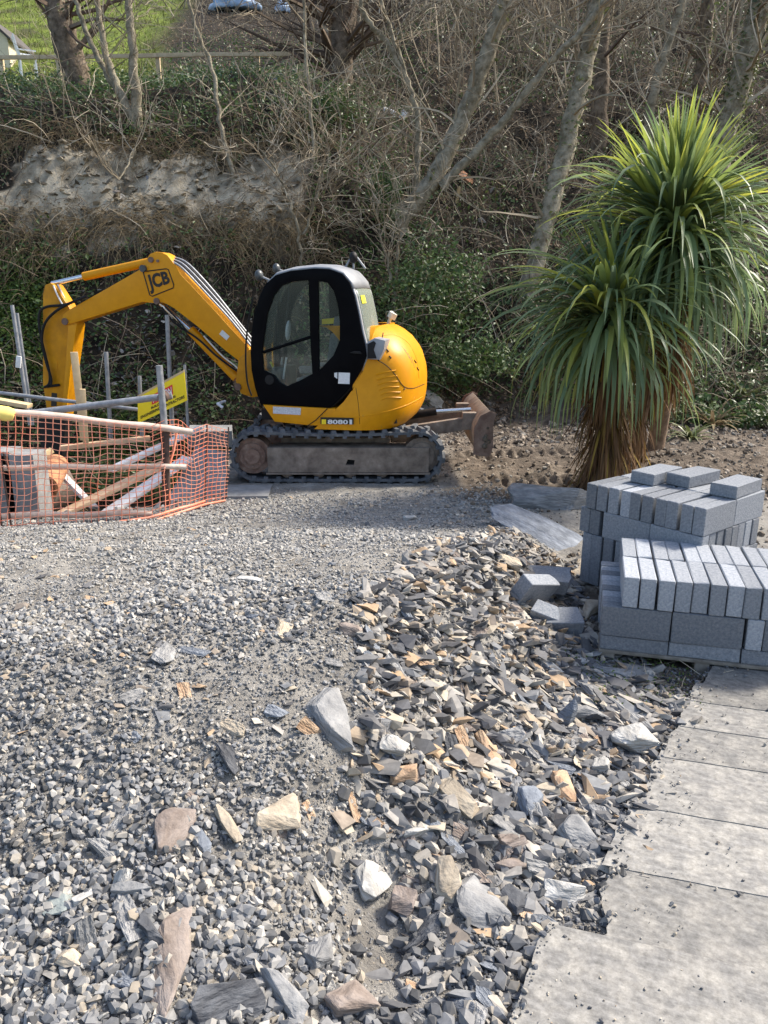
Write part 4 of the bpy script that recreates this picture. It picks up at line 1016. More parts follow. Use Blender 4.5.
for k, (pts, lab, z) in enumerate(sheets):
    le = [at_z(*z8(*p), z) for p in pts]
    # right-hand end runs parallel, out of the picture
    wdt = 1.9
    le.append(le[-1]+Vector((-.03, -.05, 0)))
    a0, a1 = le[0], le[-1]
    far = [Vector((a0.x+1.7, a0.y-.55*.9, z)), Vector((a1.x+1.7, a1.y-.55*.9, z))]
    out = le+[far[1], far[0]]
    # jitter between corner points for a worn edge
    ring = []
    for i in range(len(out)):
        a, b_ = out[i], out[(i+1) % len(out)]; nseg = max(2, int((b_-a).length/.03)); nn_ = Vector((b_.y-a.y, a.x-b_.x, 0)).normalized()
        for j in range(nseg):
            f = j/nseg; p = a.lerp(b_, f); ring.append(p+nn_*(.030*float(fbm(p.x*8, p.y*8, 61+k))*((1 if j else .3) if i < len(le)-1 else .12)))
    cen = sum(ring, Vector())/len(ring)
    bm = bmesh.new(); vs_ = [bm.verts.new((p.x-cen.x, p.y-cen.y, 0)) for p in ring]; f = bm.faces.new(vs_)
    if f.normal.z < 0: f.normal_flip()
    r = bmesh.ops.extrude_face_region(bm, geom=[f]); bmesh.ops.translate(bm, vec=(0, 0, -.0045), verts=[g for g in r['geom'] if isinstance(g, bmesh.types.BMVert)])
    o = bmobj('sheet', bm, 'sheet_board', None, None); o.location = (cen.x, cen.y, z)
    # make grain follow the sheet: mesh is turned, object turned back
    rz = -.38+.1*math.sin(k*2.1); o.data.transform(Matrix.Rotation(-rz, 4, 'Z')); o.rotation_euler = (0, 0, rz)
    t_ = (.80, 1.04, .94, 1.10, 1.16, .95, 1.06)[k]; o.color = (t_, t_*.985, t_*.95, 1)
    tag(o, lab+', weathered grey', 'sheet', 'weathered grey sheets laid as a path')
# grit on the sheets
n = 3600; x = rng.uniform(.3, 2.6, n); y = rng.uniform(1.9, 4.8, n)
edge = np.interp(y, BOARD_EDGE[0], BOARD_EDGE[1]); d = x-edge
keep = (d > .02) & (rng.random(n) < np.exp(-np.clip(d, 0, 5)*3.2)+.05) & (fbm(x*3, y*3, 77) > -.1)
x, y = x[keep], y[keep]; s = .003+.010*rng.random(len(x))**3
zt_ = np.interp(y, [2.0, 2.35, 2.8, 3.3, 4.0, 4.8], [.047, .041, .046, .052, .06, .068])+s*.4
scatter('grit', PEB, np.stack([x, y, zt_], 1), s, 'gravel_bank', .4)['label'] = 'dark grit scattered on the sheets'

# ------------------------------------------------------------------ concrete blocks
BM_ = {}
def block_mesh(dims, var, shade):
    key = (dims, var, shade)
    if key not in BM_:
        bm = bmesh.new(); box_bm(bm, (0, 0, 0), (dims[0]-.004, dims[1]-.004, dims[2]-.003), None, 0)
        bmesh.ops.bevel(bm, geom=list(bm.edges), offset=.005, segments=1, affect='EDGES')
        random.seed(var*31+7)
        for v in bm.verts: v.co += Vector((random.uniform(-1, 1), random.uniform(-1, 1), random.uniform(-1, 1)))*.0026
        for v in random.sample(list(bm.verts), 3): v.co *= random.uniform(.965, .985)
        me = bpy.data.meshes.new('concrete_block'); bm.to_mesh(me); bm.free(); me.materials.append(MATS['block%d' % shade]); BM_[key] = me
    return BM_[key]
brnd = random.Random(5)
ORD = ['first', 'second', 'third', 'fourth', 'fifth', 'sixth', 'seventh', 'eighth', 'ninth', 'tenth', 'eleventh']
def block(stack, a0, b0, z0, dims, label, group, jit=.004, shade=None, turn=0):
    """corner (a0,b0,z0) in the stack frame, dims along (a,b,z)"""
    O, A, B, yaw = stack
    me = block_mesh(dims, brnd.randint(0, 2), brnd.choice((0, 1, 1, 2, 2, 3)) if shade is None else shade)
    o = link(bpy.data.objects.new('concrete_block', me))
    p = O+A*(a0+dims[0]/2+brnd.uniform(-jit, jit))+B*(b0+dims[1]/2+brnd.uniform(-jit, jit)*2)
    o.location = (p.x, p.y, z0+dims[2]/2); o.rotation_euler = (0, 0, yaw+turn+brnd.uniform(-.006, .006))
    return tag(o, label, 'concrete block', group)
def pallet(stack, wa, wb, z0, z1, label):
    O, A, B, yaw = stack; R3 = Matrix.Rotation(yaw, 3, 'Z')
    e = empty('pallet', (O+A*wa/2+B*wb/2).to_tuple()[:2]+(z0,), yaw); tag(e, label, 'pallet', 'pallets under the block stacks')
    for k in range(6):
        box('deck_board', (0, -wb/2+.05+k*(wb-.1)/5, z1-z0-.011), (wa, .11, .022), 'pallet_wood', e, 0, .003)
    for k in range(3):
        box('bearer', (-wa/2+.06+k*(wa-.12)/2, 0, (z1-z0-.022)/2), (.09, wb, z1-z0-.024), 'pallet_wood', e, 0, .004)
# near stack
za = .095
p0 = at_z(598.8, 648.6, za); p1 = at_z(740, 664, za); A = (p1-p0).normalized(); A.z = 0; B = Vector((-A.y, A.x, 0)); yaw = math.atan2(A.y, A.x)
S1 = (Vector((p0.x, p0.y, 0)), A, B, yaw); G1 = 'blocks of the near stack'
pallet(S1, 1.32, 1.0, -.04, za-.002, 'low wooden pallet under the near block stack')
for k in range(3):
    for r in range(4): block(S1, k*.445, r*.22, za, (.44, .215, .1), ('%s flat block from the left at the front of the near stack bottom layer' % ORD[k]) if r == 0 else 'hidden flat block behind the front of the near stack bottom layer', G1, .003)
for r in range(9):
    for k in range(2): block(S1, k*.446, r*.104, za+.1, (.44, .1, .215), ('front %s block on edge in the second layer of the near stack' % ('left', 'right')[k]) if r == 0 else 'block on edge behind the front ones, second layer of the near stack', G1, .003, 1 if r == 0 else None)
for r in range(2):
    for k in range(4): block(S1, .9+k*.105, r*.446, za+.1, (.1, .44, .215), 'end-on block at the right of the near stack, second layer', G1, .003)
for r in range(2):
    for k in range(11):
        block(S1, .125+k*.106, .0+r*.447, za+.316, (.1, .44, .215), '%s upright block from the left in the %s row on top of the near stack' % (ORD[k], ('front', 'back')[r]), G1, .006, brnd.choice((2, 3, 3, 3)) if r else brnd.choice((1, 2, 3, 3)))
# far stack (seen corner on)
ztop = .905; c = at_z(706, 509, ztop); Lf = Vector((-.62, .785, 0)).normalized(); Rt = Vector((Lf.y, -Lf.x, 0))
A = Rt; B = Lf; S2 = (Vector((c.x, c.y, 0)), A, B, math.atan2(A.y, A.x)); G2 = 'blocks of the far stack'
zb2 = ztop-.87
pallet((S2[0]-A*.02-B*.02, A, B, S2[3]), .95, 1.12, -.05, zb2-.002, 'wooden pallet under the far block stack')
for r in range(5):
    for k in range(9 if r in (0, 4) else 2): 
        pass
for k in range(10): block(S2, .0, k*.106, ztop-.215, (.44, .1, .215), '%s block on edge from the near corner, front row of the far stack top' % ORD[k], G2, .006)
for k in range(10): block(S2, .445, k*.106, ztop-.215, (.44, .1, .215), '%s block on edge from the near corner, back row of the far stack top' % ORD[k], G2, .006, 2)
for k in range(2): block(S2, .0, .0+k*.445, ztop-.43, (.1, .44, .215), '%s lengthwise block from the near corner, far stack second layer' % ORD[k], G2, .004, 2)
for k in range(2): block(S2, .0, .90+k*.104, ztop-.43, (.44, .1, .215), '%s end-on block past the lengthwise ones, far stack second layer' % ORD[k], G2, .004, 0)
for k in range(7): block(S2, .11+k*.106, .0, ztop-.43, (.1, .44, .215), '%s end-on block from the near corner, far stack second layer right face' % ORD[k], G2, .004)
for k in range(7): block(S2, .11+k*.106, .45, ztop-.43, (.1, .44, .215), 'inner block in the second layer of the far stack', G2, .004)
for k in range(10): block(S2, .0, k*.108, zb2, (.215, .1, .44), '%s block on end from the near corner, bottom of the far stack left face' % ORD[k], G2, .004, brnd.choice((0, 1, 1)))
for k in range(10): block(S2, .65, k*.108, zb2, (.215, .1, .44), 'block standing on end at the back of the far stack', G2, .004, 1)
for k in range(4): block(S2, .22+k*.106, .0, zb2, (.1, .215, .44), 'block on end at the right face of the far stack', G2, .003, 1)
# three loose ones on top, flat
for (a0, b0, tn, lab) in ((.30, .64, .03, 'loose flat block lying at the left on top of the far stack'), (.46, .40, -.05, 'loose flat block lying in the middle on top of the far stack'), (.42, .01, .04, 'loose flat block on the right front corner of the far stack')):
    block(S2, a0, b0, ztop+.001, (.44, .215, .1), lab, 'loose flat blocks on the far stack', 0, 2, tn)
# broken blocks on the bank
def chunk(px, py, dims, rot, lab, lift):
    p = hit(px, py); bm = bmesh.new(); box_bm(bm, (0, 0, 0), dims)
    bmesh.ops.subdivide_edges(bm, edges=[e for e in bm.edges], cuts=2, use_grid_fill=True)
    for v in bm.verts:
        if v.co.x > dims[0]*.45: v.co.x += .03*float(fbm(v.co.y*14, v.co.z*14, 5))*2-.02
    bmesh.ops.bevel(bm, geom=[e for e in bm.edges if e.calc_face_angle(0) > .8], offset=.004, segments=1, affect='EDGES')
    bmesh.ops.scale(bm, vec=(1.2, 1.2, 1.2), verts=bm.verts)
    o = bmobj('broken_block', bm, 'block2'); o.location = (p.x, p.y, p.z+lift); o.rotation_euler = rot
    tag(o, lab, 'concrete block', 'broken blocks left of the near stack')
chunk(546, 594, (.36, .215, .10), (.15, -.1, -.5), 'broken block lying flat behind the other broken pieces', .12)
chunk(532, 606, (.30, .10, .215), (.5, .25, .7), 'half block tipped up on its corner among the broken pieces', .12)
chunk(546, 624, (.18, .12, .12), (.3, .2, -.5), 'small broken block piece at the front of the broken pieces', .06)
chunk(566, 630, (.22, .18, .11), (.2, -.15, -.35), 'broken block piece nearest the near stack', .06)

# ------------------------------------------------------------------ cordyline palm
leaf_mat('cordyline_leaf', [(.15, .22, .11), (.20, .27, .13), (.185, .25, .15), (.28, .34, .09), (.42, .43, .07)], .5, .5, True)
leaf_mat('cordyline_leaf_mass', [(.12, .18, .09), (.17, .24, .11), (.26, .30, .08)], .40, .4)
leaf_mat('cordyline_dead', [(.10, .055, .028), (.17, .095, .048), (.25, .15, .075), (.06, .035, .02), (.32, .22, .05)], .25, .8, spec=.2)
mat('palm_bark', (.12, .075, .045), (.24, .16, .10), 12, .95, bump=.8, bscale=30)
def leaf_geo(L_, w, el, droop, n=9, twist=0.0):
    """strap leaf in the XZ plane starting at origin, initial elevation el, drooping under gravity; folded along the rib"""
    V = []; F = []; p = Vector((0, 0, 0)); a = el
    for i in range(n+1):
        t = i/n; ww = w*min(1, .45+t*3.0)*max(0, (1-t**2.6))+.0015
        nrm = Vector((-math.sin(a), 0, math.cos(a))); tw = twist*t
        side = Vector((0, math.cos(tw), 0))+nrm*math.sin(tw)
        V += [p+side*ww/2+nrm*ww*.13, p, p-side*ww/2+nrm*ww*.13]
        p = p+Vector((math.cos(a), 0, math.sin(a)))*(L_/n); a -= droop*(.35+1.3*t)/n
        a = max(a, -1.52)
    for i in range(n):
        b_ = i*3; F += [(b_, b_+1, b_+4, b_+3), (b_+1, b_+2, b_+5, b_+4)]
    return V, F
prnd = random.Random(3)
base1 = at_z(598, 488, .0); base2 = at_z(652, 462, .0)
palm = empty('cordyline_palm', (base1.x, base1.y, 0)); tag(palm, 'tall cordyline palm with two shaggy heads of strap leaves beside the block stacks', 'palm tree')
def pchild(o, par=None):
    o.data.transform(Matrix.Translation((-base1.x, -base1.y, 0))); o.parent = par or palm; return o
h1 = at_y(674, 226, base1.y-.1); h2 = at_y(611, 308, base1.y-.45)
t1 = catmull([base2+Vector((0, 0, -.1)), at_y(662, 410, base2.y-.2), at_y(672, 340, base1.y+.2), h1], 6)
pchild(tube('trunk', t1, list(np.linspace(.13, .10, len(t1))), 'palm_bark', None, 12))
t2 = catmull([base1+Vector((0.02, 0, -.1)), at_y(607, 430, base1.y-.1), h2], 6)
pchild(tube('trunk', t2, list(np.linspace(.15, .09, len(t2))), 'palm_bark', None, 12))
t3 = catmull([at_z(636, 470, -.02), at_y(640, 420, base1.y+.3), at_y(655, 360, base1.y+.2)], 6)
pchild(tube('trunk', t3, list(np.linspace(.09, .08, len(t3))), 'palm_bark', None, 10))
leaf_mat('cordyline_sunny', [(.17, .23, .07), (.25, .31, .07), (.34, .38, .07), (.45, .45, .08)], .55, .5, True)  # backlit yellow glow of the upper leaves put into their colour
def leaf_mesh(el, droop, m):
    q = leaf_geo(1.0, prnd.uniform(.060, .080), el, droop, 10, prnd.uniform(-.5, .5))
    me = bpy.data.meshes.new('leaf'); me.from_pydata([tuple(v) for v in q[0]], [], q[1]); me.materials.append(MATS[m]); me.polygons.foreach_set('use_smooth', [True]*len(me.polygons)); return me
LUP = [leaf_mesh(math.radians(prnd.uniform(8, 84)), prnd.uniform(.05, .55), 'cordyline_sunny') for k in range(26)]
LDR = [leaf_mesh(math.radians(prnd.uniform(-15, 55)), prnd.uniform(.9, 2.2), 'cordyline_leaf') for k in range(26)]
def head(cen, n_up, n_dr, m_up, m_dr, Lup, Ldr, bias):
    V = []; F = []
    for k in range(m_up+m_dr):
        up_ = k < m_up
        el = math.radians(prnd.uniform(10, 84) if up_ else prnd.uniform(-40, 50))
        q = leaf_geo(prnd.uniform(*(Lup if up_ else Ldr))*.96, prnd.uniform(.05, .072), el, prnd.uniform(.2, .8) if up_ else prnd.uniform(1.1, 2.9), 9, prnd.uniform(-.6, .6))
        R3 = Matrix.Rotation(prnd.uniform(0, 2*PI) if prnd.random() < .7 else prnd.gauss(bias, .9), 3, 'Z'); o_ = cen+Vector((prnd.gauss(0, .06), prnd.gauss(0, .06), prnd.uniform(-.05, .12) if up_ else prnd.uniform(-.45, .05)))
        b_ = len(V); V += [R3 @ v+o_ for v in q[0]]; F += [tuple(i+b_ for i in f) for f in q[1]]
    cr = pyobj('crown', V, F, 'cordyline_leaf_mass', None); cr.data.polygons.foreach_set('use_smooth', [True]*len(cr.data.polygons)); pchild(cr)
    for k in range(n_up+n_dr):
        up_ = k < n_up; o = link(bpy.data.objects.new('leaf', prnd.choice(LUP if up_ else LDR)), cr)
        az = prnd.uniform(0, 2*PI) if prnd.random() < .5 else prnd.gauss(bias, 1.0)
        o.location = (cen.x-base1.x+prnd.gauss(0, .05), cen.y-base1.y+prnd.gauss(0, .05), cen.z+(prnd.uniform(-.05, .12) if up_ else prnd.uniform(-.30, .05)))
        o.rotation_euler = (0, 0, az); s = prnd.uniform(*(Lup if up_ else Ldr)); o.scale = (s, 1.0, s)
head(h1, 100, 85, 190, 360, (1.05, 1.5), (1.3, 1.95), -PI*.55)
head(h2, 32, 85, 50, 240, (.9, 1.25), (1.15, 1.85), -PI*.9)
# skirt of dead leaves hanging down the trunks
def skirt(path, n, rad, Lr, name='dead_leaves'):
    V = []; F = []
    for k in range(n):
        f = prnd.random(); p = path[int(f*(len(path)-1))]; az = prnd.uniform(0, 2*PI)
        q = leaf_geo(prnd.uniform(*Lr), prnd.uniform(.018, .036), math.radians(prnd.uniform(-85, -48)), prnd.uniform(.3, 1.2), 5, prnd.uniform(-1, 1))
        R3 = Matrix.Rotation(az, 3, 'Z'); o_ = p+Vector((math.cos(az), math.sin(az), 0))*rad*prnd.uniform(.5, 1.1)
        b_ = len(V); V += [R3 @ v+o_ for v in q[0]]; F += [tuple(i+b_ for i in g) for g in q[1]]
    V = [Vector((v.x, v.y, max(v.z, .01+prnd.random()*.05))) for v in V]
    o = pyobj(name, V, F, 'cordyline_dead'); kind(o, 'stuff'); pchild(o)
skirt(t2[4:12], 800, .11, (.5, .9)); skirt([p for p in t1 if p.z > 1.4], 420, .12, (.4, .8)); skirt(t3[2:], 120, .09, (.3, .55))
# ------------------------------------------------------------------ barrier with orange netting
random.seed(21)
def plane_pt(px, py, a, b_):
    n_ = Vector((b_[1]-a[1], a[0]-b_[0], 0)); d = ray(px, py); o = Vector((0, 0, CAM_H))
    t = (Vector((a[0], a[1], 0))-o).dot(n_)/d.dot(n_); return o+d*t
def bp(px, py, off=0):
    if px <= 165: return plane_pt(px, py, (-3.9, 7.5-off), (-2.58, 8.13-off))
    return plane_pt(px, py, (-2.55, 8.13-off), (-1.94, 9.08-off))
bar_o = empty('safety_barrier', (-3.0, 7.95, 0)); tag(bar_o, 'orange mesh safety barrier on timber rails along the edge of the trench', 'barrier')
def bc(o): o.data.transform(Matrix.Translation((3.0, -7.95, 0))); o.parent = bar_o; return o
for (a, b_, r) in (((-65, 403), (192, 431.5), .036), ((-65, 468), (186, 466.5), .030), ((-65, 517), (152, 513), .032)):
    pa, pb = bp(*a), plane_pt(*b_, (-3.9, 7.5), (-2.58, 8.13)); n_ = 10
    bc(tube('rail', [pa.lerp(pb, k/n_)+Vector((0, 0, .008*math.sin(k*1.7))) for k in range(n_+1)], r, 'rail_wood', None, 10))
f_ = bp(-6, 412, .02); bc(tube('foam_sleeve', [f_-Vector((.25, .1, -.02)), f_, bp(8, 414, .02), bp(13.5, 415, .02), bp(14.5, 415.3, .02)], [.07, .075, .075, .06, .03], 'foam_yellow', None, 14))
pp = [bp(166, 508), bp(164, 440), bp(161, 405), bp(157.5, 366)]
bc(tube('post', [p+Vector((0, .06, 0)) for p in pp], .036, 'galvanised', None, 12))
bc(tube('post_wrap', [p+Vector((0, .06, 0)) for p in (bp(165.5, 505), bp(164, 470), bp(163.5, 432))], .046, 'rod_rust', None, 10))
for (a, b_) in (((-2, 440), (13, 537)), ((3, 452), (9, 470)), ((-6, 470), (4, 543)), ((207, 420), (205, 503)), ((228.5, 427), (226, 501))):
    bc(tube('pin', [bp(*a, .05), bp(*b_, .05)], .010, 'rod_rust', None, 6))
def topc(px): return float(np.interp(px, [-60, 0, 100, 150, 165, 180, 192, 207, 228], [405, 412, 421, 427, 420, 419, 430, 424, 430]))
def botc(px): return float(np.interp(px, [-60, 0, 75, 150, 207, 228], [548, 540, 531, 521, 503, 499]))
def wob(px, f, s): return float(fbm(px*.045+s, f*3.1, 71))
def net_pt(px, f):
    py = topc(px)+(botc(px)-topc(px))*f
    q = px+5*wob(px, f, 0)*math.sin(PI*min(f*1.2, 1)); yy = py+5*wob(px, f, 9)*math.sin(PI*f)
    p = bp(q, yy, .045); p.y += .06*wob(px, f, 20)*math.sin(PI*f)-.02; return p
strands = []
cols_ = list(np.arange(-60, 166, 7.6))+list(np.arange(166, 229, 4.2))
for px in cols_: strands.append(([net_pt(px, f) for f in np.linspace(0, 1, 15)], .0046))
for f in np.linspace(0, 1, 20):
    strands.append(([net_pt(px, f) for px in np.linspace(-60, 164.9, 48)], .004)); strands.append(([net_pt(px, f) for px in np.linspace(165.1, 228, 16)], .004))
bc(tubes('net', strands, 'net_orange', None, 4))
for (pts, r) in (([net_pt(px, 1.0)+Vector((0, -.03, .0)) for px in np.linspace(-60, 226, 46)], .014), ([net_pt(px, .96) for px in np.linspace(60, 205, 24)], .016), ([bp(178, 425, .06), bp(174, 450, .06), bp(168, 470, .06), bp(170, 500, .06)], .014)):
    bc(tube('gathered_net', pts, r, 'net_orange', None, 6))

# scaffold tubes, stakes and sign over the trench
def std(name, a, b_, Y, r, m, label, cat, group=None, Yb=None, n=10):
    pa, pb = at_y(*a, Y), at_y(*b_, Yb or Y); o0 = Vector(((pa.x+pb.x)/2, (pa.y+pb.y)/2, min(pa.z, pb.z)))
    o = tube(name, [pa-o0, pa.lerp(pb, .5)-o0, pb-o0], r, m, None, n); o.location = o0; tag(o, label, cat, group); return o
TG = 'galvanised tubes round the trench'
std('scaffold_tube', (12, 305), (30, 425), 10.6, .026, 'galvanised', 'leaning galvanised tube at the far left, the taller of two', 'scaffold tube', TG)
std('scaffold_tube', (17, 313), (33, 425), 10.8, .022, 'galvanised', 'leaning galvanised tube at the far left, the shorter of two', 'scaffold tube', TG)
std('scaffold_tube', (106, 352), (111, 440), 11.0, .03, 'galvanised', 'short upright galvanised tube just right of the pale stakes', 'scaffold tube', TG)
std('scaffold_tube', (167, 315), (173, 445), 11.4, .032, 'galvanised', 'tall upright galvanised tube under the boom, behind the sign', 'scaffold tube', TG)
std('scaffold_tube', (139.5, 376), (142, 440), 10.8, .026, 'galvanised', 'short galvanised tube at the left edge of the sign', 'scaffold tube', TG)
std('scaffold_tube', (184.5, 365), (189, 446), 10.4, .020, 'galvanised', 'thin galvanised tube at the right edge of the sign', 'scaffold tube', TG)
std('scaffold_tube', (30, 413.5), (172, 395.5), 8.35, .038, 'galvanised', 'long grey tube lying level above the netting', 'scaffold tube', TG, 8.6, 12)
std('scaffold_tube', (-15, 391), (150, 411), 10.5, .026, 'galvanised', 'galvanised tube running level behind the excavator stick', 'scaffold tube', TG)
e = at_y(163.5, 396.5, 8.45); o = tube('clamp', [(0, -.06, 0), (0, .02, 0), (.0, .06, 0)], [.05, .062, .05], 'rod_rust', None, 12); o.location = e; tag(o, 'rusty clamp joining the long grey tube to the barrier post', 'clamp')
p = at_y(18.5, 362, 10.5); o = box('padlock_tag', (0, 0, 0), (.07, .03, .16), 'decal_white', None, 0, .012, Matrix.Rotation(.2, 3, 'Y')); o.location = p; tag(o, 'small white tag hanging on the leaning tubes', 'tag')
def plank(name, a, Ya, b_, Yb, w, t, m, label, cat='plank', roll=0, z_up=True):
    pa, pb = at_y(*a, Ya), at_y(*b_, Yb); d = pb-pa; mid_ = (pa+pb)/2
    R3 = d.to_track_quat('X', 'Z').to_matrix() @ Matrix.Rotation(roll, 3, 'X')
    bm = bmesh.new(); box_bm(bm, (0, 0, 0), (d.length, w, t), R3, .006); o = bmobj(name, bm, m, None, 30); o.location = mid_; tag(o, label, cat); return o
plank('timber_stake', (74, 352), 9.9, (84, 440), 9.9, .09, .04, 'timber_new', 'taller pale timber stake beside the excavator stick', 'stake', 1.2)
plank('timber_stake', (82.5, 389), 9.7, (86, 446), 9.7, .07, .05, 'timber_new', 'shorter pale timber stake in front of the taller one', 'stake', 1.2)
plank('plank', (60, 515), 8.75, (166, 463), 9.7, .19, .05, 'timber_old', 'long brown plank slanting up out of the trench')
plank('plank', (98, 520), 8.72, (188, 458), 9.8, .20, .05, 'timber_white', 'whitish plank slanting beside the brown one')
plank('plank', (10, 474), 8.6, (52, 450), 9.0, .07, .06, 'timber_new', 'short pale batten poking out over the concrete blocks')
plank('plank', (-10, 399), 9.6, (30, 406), 9.6, .16, .05, 'timber_new', 'pale plank lying level behind the netting at the far left')
plank('plank', (110, 470), 9.4, (200, 428), 10.6, .10, .06, 'timber_white', 'pale beam rising along the far side of the trench')
plank('plank', (95, 508), 9.3, (40, 452), 9.9, .14, .04, 'timber_white', 'short whitish board lying crosswise behind the clay pipe', roll=.4)
plank('plank', (60, 448), 9.9, (150, 438), 10.3, .10, .06, 'timber_old', 'brown batten lying level across the trench')
# sheet lining the right-hand end of the trench
def slab_quad(name, pts, t, m, label, cat):
    c = sum(pts, Vector())/4; n_ = (pts[1]-pts[0]).cross(pts[3]-pts[0]).normalized()
    V = [q-c for q in pts]+[q-c-n_*t for q in pts]; F = [(0, 1, 2, 3), (7, 6, 5, 4), (0, 4, 5, 1), (1, 5, 6, 2), (2, 6, 7, 3), (3, 7, 4, 0)]
    o = pyobj(name, V, F, m); o.location = c; return tag(o, label, cat)
slab_quad('board', [at_y(160, 512, 8.9), at_y(226, 499, 9.35), at_y(226, 452, 10.2), at_y(196, 446, 10.4)], .03, 'concrete', 'grey board lining the end of the trench beside the track', 'board')
slab_quad('paving_slab', [at_z(222, 496.5, .035), at_z(268, 496, .035), at_z(272, 485, .035), at_z(226, 484.5, .035)], .05, 'concrete', 'square grey paving slab beside the front of the track', 'paving slab')
o = slab_quad('concrete_slab', [at_y(186, 432, 11.6), at_y(232, 431, 11.6), at_y(232, 425, 12.3), at_y(190, 425, 12.3)], .25, 'concrete', 'pale concrete edge behind the trench, left of the excavator', 'slab')
for k, (x0, x1, y0, y1, Y) in enumerate(((-22, 9, 452, 520, 8.45), (9, 33, 455, 522, 8.45))):
    a, b_ = at_y(x0, y1, Y), at_y(x1, y0, Y)
    o = box('concrete_pier', (0, 0, 0), (b_.x-a.x-.01, .35, b_.z-a.z), 'concrete', None, 0, .01); o.location = ((a.x+b_.x)/2, Y+.18, (a.z+b_.z)/2)
    tag(o, 'grey concrete pier behind the netting, %s of two' % ('left', 'right')[k], 'concrete pier')
# clay pipe
pa, pb = at_y(44, 488, 8.9), at_y(56, 466, 9.7); bm = bmesh.new(); d = (pb-pa); R3 = d.to_track_quat('Z', 'Y').to_matrix().to_4x4()
for r0, r1, sgn in ((.16, .16, 1), (.13, .13, -1)):
    g = bmesh.ops.create_cone(bm, cap_ends=False, segments=28, radius1=r0, radius2=r1, depth=d.length)['verts']
bmesh.ops.bridge_loops(bm, edges=[e for e in bm.edges if e.is_boundary and (e.verts[0].co.z > 0)]); bmesh.ops.bridge_loops(bm, edges=[e for e in bm.edges if e.is_boundary])
bmesh.ops.transform(bm, matrix=R3, verts=bm.verts); o = bmobj('clay_pipe', bm, 'clay', None, 40); o.location = (pa+pb)/2; tag(o, 'short length of orange clay pipe lying in the trench', 'pipe')
# sign
SQ = [at_y(137.5, 397, 10.3), at_y(184, 371.5, 10.3), at_y(187, 400.5, 10.3), at_y(138, 423.5, 10.3)]
sc_ = sum(SQ, Vector())/4; so = empty('site_sign', (sc_.x, sc_.y, SQ[3].z)); tag(so, 'tilted yellow builders sign hung on the tubes behind the trench', 'sign')
def sq(u, v, y=0): return (SQ[0]*(1-u)+SQ[1]*u)*(1-v)+(SQ[3]*(1-u)+SQ[2]*u)*v+Vector((0, -y, 0))-Vector((sc_.x, sc_.y, SQ[3].z))
def sq_panel(name, u0, v0, u1, v1, y, m, t=.004):
    V = [sq(u0, v0, y), sq(u1, v0, y), sq(u1, v1, y), sq(u0, v1, y)]; V += [v+Vector((0, t, 0)) for v in V]
    return pyobj(name, V, [(0, 1, 2, 3), (7, 6, 5, 4), (0, 4, 5, 1), (1, 5, 6, 2), (2, 6, 7, 3), (3, 7, 4, 0)], m, so)
sq_panel('panel', 0, 0, 1, 1, 0, 'sign_yellow', .02); sq_panel('edge_strip', 0, -.06, 1, .02, .004, 'timber_new', .03)
sq_panel('name_panel', .30, .22, .74, .56, .008, 'sign_red')
def sq_text(s, u0, v0, u1, v1, y, m, bold=.02):
    V, F = text_geo(s, 1, bold); VV = quad_map(V, [sq(u0, v0, y), sq(u1, v0, y), sq(u1, v1, y), sq(u0, v1, y)]); return pyobj('lettering', VV, F, m, so)
sq_text('H', .33, .28, .40, .51, .014, 'decal_white'); sq_text('SON', .51, .27, .72, .51, .014, 'decal_white')
sq_text('BUILDING & CIVIL', .28, .62, .80, .71, .006, 'decal_black', .03); sq_text('ENGINEERING CONTRACTORS', .06, .77, .96, .88, .006, 'decal_black', .03); sq_text('www.', .62, .93, .85, .97, .006, 'decal_black') if False else None

# ------------------------------------------------------------------ hillside vegetation
leaf_mat('ivy', [(.028, .06, .016), (.055, .105, .026), (.085, .145, .038), (.05, .088, .03), (.135, .19, .058), (.10, .115, .04)], .3, .42)
leaf_mat('litter', [(.12, .08, .052), (.22, .155, .10), (.33, .245, .165), (.15, .105, .07), (.40, .315, .22)], .15, .85, spec=.2)
leaf_mat('moss_green', [(.05, .09, .015), (.09, .14, .02), (.12, .17, .03)], .3, .6)
leaf_mat('grass_blades', [(.11, .14, .03), (.18, .23, .04), (.25, .29, .06), (.26, .23, .11)], .45, .6)
leaf_mat('dry_grass', [(.20, .15, .08), (.30, .235, .14), (.13, .095, .055)], .3, .8, spec=.2)
mat('twig_pale', (0, 0, 0), None, 3, .9, island=[(.27, .225, .16), (.38, .325, .24), (.52, .455, .35), (.21, .17, .12), (.33, .285, .205)], spec=.15)
mat('twig_dark', (0, 0, 0), None, 3, .9, island=[(.10, .074, .056), (.16, .12, .09), (.22, .17, .125), (.13, .095, .075)], spec=.15)
mat('bark_grey', (.14, .12, .08), (.34, .30, .22), 7, .95, bump=.9, bscale=16, dist=.03, c3=(.19, .20, .09), spec=.15)
mat('bark_brown', (.08, .062, .044), (.23, .18, .13), 7, .95, bump=.9, bscale=16, dist=.03, c3=(.27, .23, .18), spec=.15)
mat('fence_wood', (.46, .35, .21), (.60, .48, .31), 6, .85)
def frustum(n, y0, y1, pw=1.0, x0=None, x1=None):
    y = y0+(y1-y0)*rng.random(n)**pw; lim = .56*y+1.2
    x = rng.uniform(-1, 1, n)*lim
    if x0 is not None: x = rng.uniform(x0, x1, n)
    return x, y
